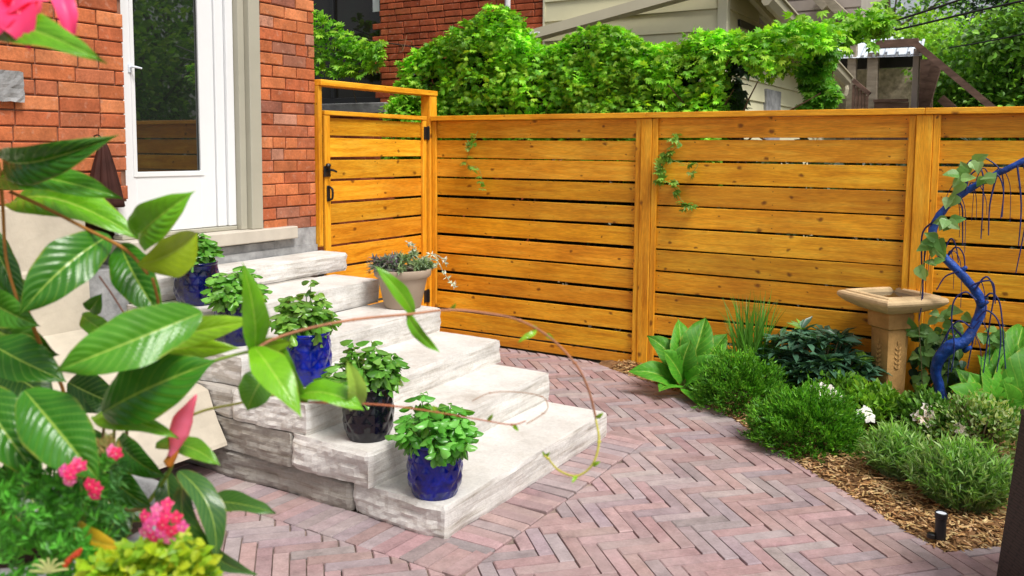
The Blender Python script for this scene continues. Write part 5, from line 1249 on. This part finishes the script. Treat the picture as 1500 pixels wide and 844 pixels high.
# bud and trumpet flower
def bud(pts, d, rads, col, name, parent, n=14, tw=.25):
    m_ = MB(); P = [at(u, v, d) for u, v in pts]; m_.tube(P, rads, n, col, 5); m_.build(name, M['petal'], parent, smooth=True)
bud([(250, 668), (256, 655), (262, 635), (268, 615), (277, 598), (288, 578)], 1.08, [.004, .006, .0125, .0125, .007, .0008], (1.0, .26, .42, 0), "flower_bud", mv)
bud([(246, 678), (252, 662), (247, 640)], 1.085, [.006, .004, .0008], (.62, .28, .03, 0), "bud_sepal", mv)
bud([(247, 682), (256, 666), (262, 654)], 1.08, [.005, .004, .0008], (.62, .22, .03, 0), "bud_sepal", mv)
pf = MB(); fc = at(18, 8, .88)
for k in range(5):
    a = 2*PI*k/5+.3; d2 = Rv*math.cos(a)+Uv*math.sin(a); big_leaf(pf, fc, fc+d2*.045+Fv*-.012+Uv*-.012, -Fv+Uv*.3, .045, .15, .3, (.82, .05, .20), 12, 4, 0, 5, .6, .1, .05)
pf.build("flower", M['petal'], mv, smooth=True)
pf = MB(); big_leaf(pf, at(88, -10, .88), at(106, 66, .88), -Fv+Rv*.4, .022, .5, .15, (.85, .06, .24), 12, 4, 0, 5, .6, .05, .05); big_leaf(pf, at(40, -5, .87), at(50, 38, .87), -Fv+Rv*.2, .028, .4, .2, (.86, .10, .28), 12, 4, 0, 5, .6, .05, .05); pf.build("flower", M['petal'], mv, smooth=True)

# verbena, lime edging and ferny foliage in the planter
vb = thing("verbena_plant", "pink verbena with hot pink flower clusters at the front of the planter", "flowering plant", at(180, 800, 1.05))
for (u, v, R, n, dz) in ((237, 765, 31, 14, .98), (101, 694, 13, 4, .97), (138, 714, 12, 3, .97), (168, 664, 7, 2, .98), (116, 682, 6, 2, .97)):
    m_ = MB(); c0 = at(u, v, dz); rr = R*dz/FPX
    for k in range(n):
        a = k*2.4; q = rr*math.sqrt((k+.4)/n); c1 = c0+Rv*q*math.cos(a)+Uv*q*math.sin(a)-Fv*(rr*.35*(1-(q/rr)**2)); flower(m_, c1, -Fv+Rv*.4*math.cos(a)*q/rr+Uv*.4*math.sin(a)*q/rr, .0074, 5, random.choice([(.86, .05, .20), (.90, .12, .40), (.80, .035, .13), (.92, .20, .45)])); m_.cloud([c1-Fv*.0012], np.array([Rv]), np.array([-Fv]), .0016, .0016, *OVATE, (.95, .8, .5, 0))
    m_.build("flower_cluster", M['petal'], vb)
m_ = MB(); P = []; D = []
for (u, v) in ((155, 648), (160, 652), (166, 650), (150, 655), (172, 656)):
    for k in range(8): P.append(at(u+rng.normal(0, 5), v+rng.normal(0, 5), 1.04)); D.append(unit(-Fv*.4+Uv*.8+Rv*rng.normal(0, .7)))
m_.cloud(np.array(P), np.array(D), np.tile(-Fv, (len(P), 1))+rng.normal(0, .3, (len(P), 3)), .012, .004, *LANCE, mixc([(.45, .50, .18), (.55, .42, .16)], len(P), .1)); m_.build("bud_cluster", M['petal'], vb)
for pts in (((237, 770), (228, 810), (215, 850)), ((112, 700), (122, 735), (118, 800), (110, 860)), ((165, 662), (150, 700), (140, 745)), ((137, 720), (125, 745), (120, 800))): m_ = MB(); m_.tube([at(u, v, 1.05) for u, v in pts], .0018, 5, (.25, .38, .08, 0)); m_.build("stem", M['twig'], vb)
m_ = MB(); P = []; D = []; 
for i in range(70):
    u, v = rng.uniform(85, 175), rng.uniform(675, 770); q = at(u, v, rng.uniform(1.03, 1.1))
    b = unit(Rv*rng.normal(0, .8)+Uv*rng.normal(.2, .6)-Fv*.3)
    for k in range(5): P.append(q+b*.007*k); D.append(unit(b+Rv*rng.normal(0, .9)+Uv*rng.normal(0, .9)))
P = np.array(P); m_.cloud(P, np.array(D), np.tile(-Fv, (len(P), 1))+rng.normal(0, .4, (len(P), 3)), rng.uniform(.009, .016, len(P)), .004, *LANCE, mixc([(.06, .22, .05), (.09, .28, .07), (.12, .34, .08)], len(P), .2)); m_.build("foliage", M['leaf'], vb)
fe = thing("ferny_plant", "finely cut bright green foliage at the lower left corner of the planter", "plant", at(70, 800, 1.0))
m_ = MB(); P = []; D = []; st = MB()
for i in range(80):
    u, v = rng.uniform(-30, 150), rng.uniform(705, 860); dz = rng.uniform(1.0, 1.12); q = at(u, v, dz); b = unit(Rv*rng.normal(.2, .7)+Uv*rng.normal(.5, .5)-Fv*rng.uniform(0, .6)); ln = rng.uniform(.03, .055); m_.tube([q, q+b*ln], [.0008, .0005], 4, (.1, .28, .05, 0), sub=1)
    sd = unit(np.cross(b, Fv))
    for k in range(9):
        t = k/8; 
        for s in (-1, 1): P.append(q+b*ln*t); D.append(unit(b*.7+sd*s*.8+rng.normal(0, .2, 3)))
P = np.array(P); n = len(P); m_.cloud(P, np.array(D), np.tile(-Fv, (n, 1))+rng.normal(0, .4, (n, 3)), rng.uniform(.009, .018, n), .0052, *LANCE, mixc([(.11, .42, .04), (.15, .50, .06), (.07, .28, .03)], n, .2)); m_.build("foliage", M['leaf'], fe)
lm = thing("lime_plant", "yellow green small leaved plant spilling over the planter front", "plant", at(230, 830, 1.0))
n = 1300; uu = rng.uniform(120, 312, n); vtop = np.interp(uu, [120, 160, 200, 240, 270, 290, 312], [835, 812, 800, 790, 778, 800, 835]); vv = vtop+rng.uniform(0, 1, n)*(870-vtop); P = np.array([at(u, v, d) for u, v, d in zip(uu, vv, rng.uniform(.97, 1.06, n))])
m_ = MB(); L = rng.uniform(.009, .018, n); m_.cloud(P, np.stack([rng.normal(0, .7, n)]*1+[rng.normal(0, .7, n), rng.normal(0, .5, n)], 1), np.tile(-Fv*.6+[0, 0, .8], (n, 1))+rng.normal(0, .4, (n, 3)), L, L*.8, *OVATE, mixc([(.40, .55, .02), (.30, .48, .02), (.52, .60, .03), (.20, .38, .02)], n, .15)); m_.build("foliage", M['leaf'], lm)
m_ = MB()
for i in range(22): p = at(rng.uniform(150, 300), 880, 1.04); m_.tube([p, p+np.array([rng.normal(0, .02), 0, .05])], .0012, 4, (.4, .3, .08, 0), sub=1)
m_.build("stem", M['twig'], lm)
sf = thing("seed_head", "pale starry seed head with red bud beside the ferny foliage", "flower", at(72, 836, .98))
m_ = MB(); c0 = at(72, 838, .98)
for k in range(7): a = .2+k*.48; m_.tube([c0, c0+(Rv*math.cos(a)+Uv*math.sin(a))*.014, c0+(Rv*math.cos(a)*1.6+Uv*math.sin(a)*1.1)*.014], [.0018, .0016, .001], 5, (.50, .52, .22, 0), sub=2)
m_.build("ray", M['petal'], sf); m_ = MB(); 
for (u, v) in ((100, 822), (108, 815), (113, 812), (95, 828)): m_.tube([at(u, v, .99), at(u+6, v-8, .99)], [.004, .002], 7, (.55, .08, .03, 0), sub=1)
m_.build("red_bud", M['petal'], sf)

# ------------------------------------------------------------------ light
EL, AZ = math.radians(56), math.radians(-20)     # sun towards +x, slightly -y
sdir = Vector((math.cos(EL)*math.cos(AZ), math.cos(EL)*math.sin(AZ), math.sin(EL)))
ld = bpy.data.lights.new("sun", 'SUN'); ld.energy = 3.1; ld.angle = math.radians(17); ld.color = (1, .965, .91)
lo = bpy.data.objects.new("sun", ld); COL.objects.link(lo); lo.rotation_euler = sdir.to_track_quat('Z', 'Y').to_euler(); lo.location = sdir*20
w = bpy.data.worlds.new("World"); sc.world = w; w.use_nodes = True; nt = w.node_tree; nt.nodes.clear()
sky = nt.nodes.new('ShaderNodeTexSky'); sky.sky_type = 'NISHITA'; sky.sun_disc = False; sky.sun_elevation = EL; sky.sun_rotation = math.atan2(sdir.x, sdir.y)
sky.air_density = 1.0; sky.dust_density = 4.0; sky.ozone_density = 1.0
hs = nt.nodes.new('ShaderNodeHueSaturation'); hs.inputs['Saturation'].default_value = .30; hs.inputs['Value'].default_value = .95
bg = nt.nodes.new('ShaderNodeBackground'); bg.inputs['Strength'].default_value = .15
ow = nt.nodes.new('ShaderNodeOutputWorld')
nt.links.new(sky.outputs[0], hs.inputs['Color']); nt.links.new(hs.outputs[0], bg.inputs[0]); nt.links.new(bg.outputs[0], ow.inputs[0])
sc.view_settings.view_transform = 'Standard'; sc.view_settings.look = 'None'; sc.view_settings.exposure = 0; sc.view_settings.gamma = 1
sc.cycles.max_bounces = 8; sc.cycles.diffuse_bounces = 4; sc.cycles.use_denoising = True
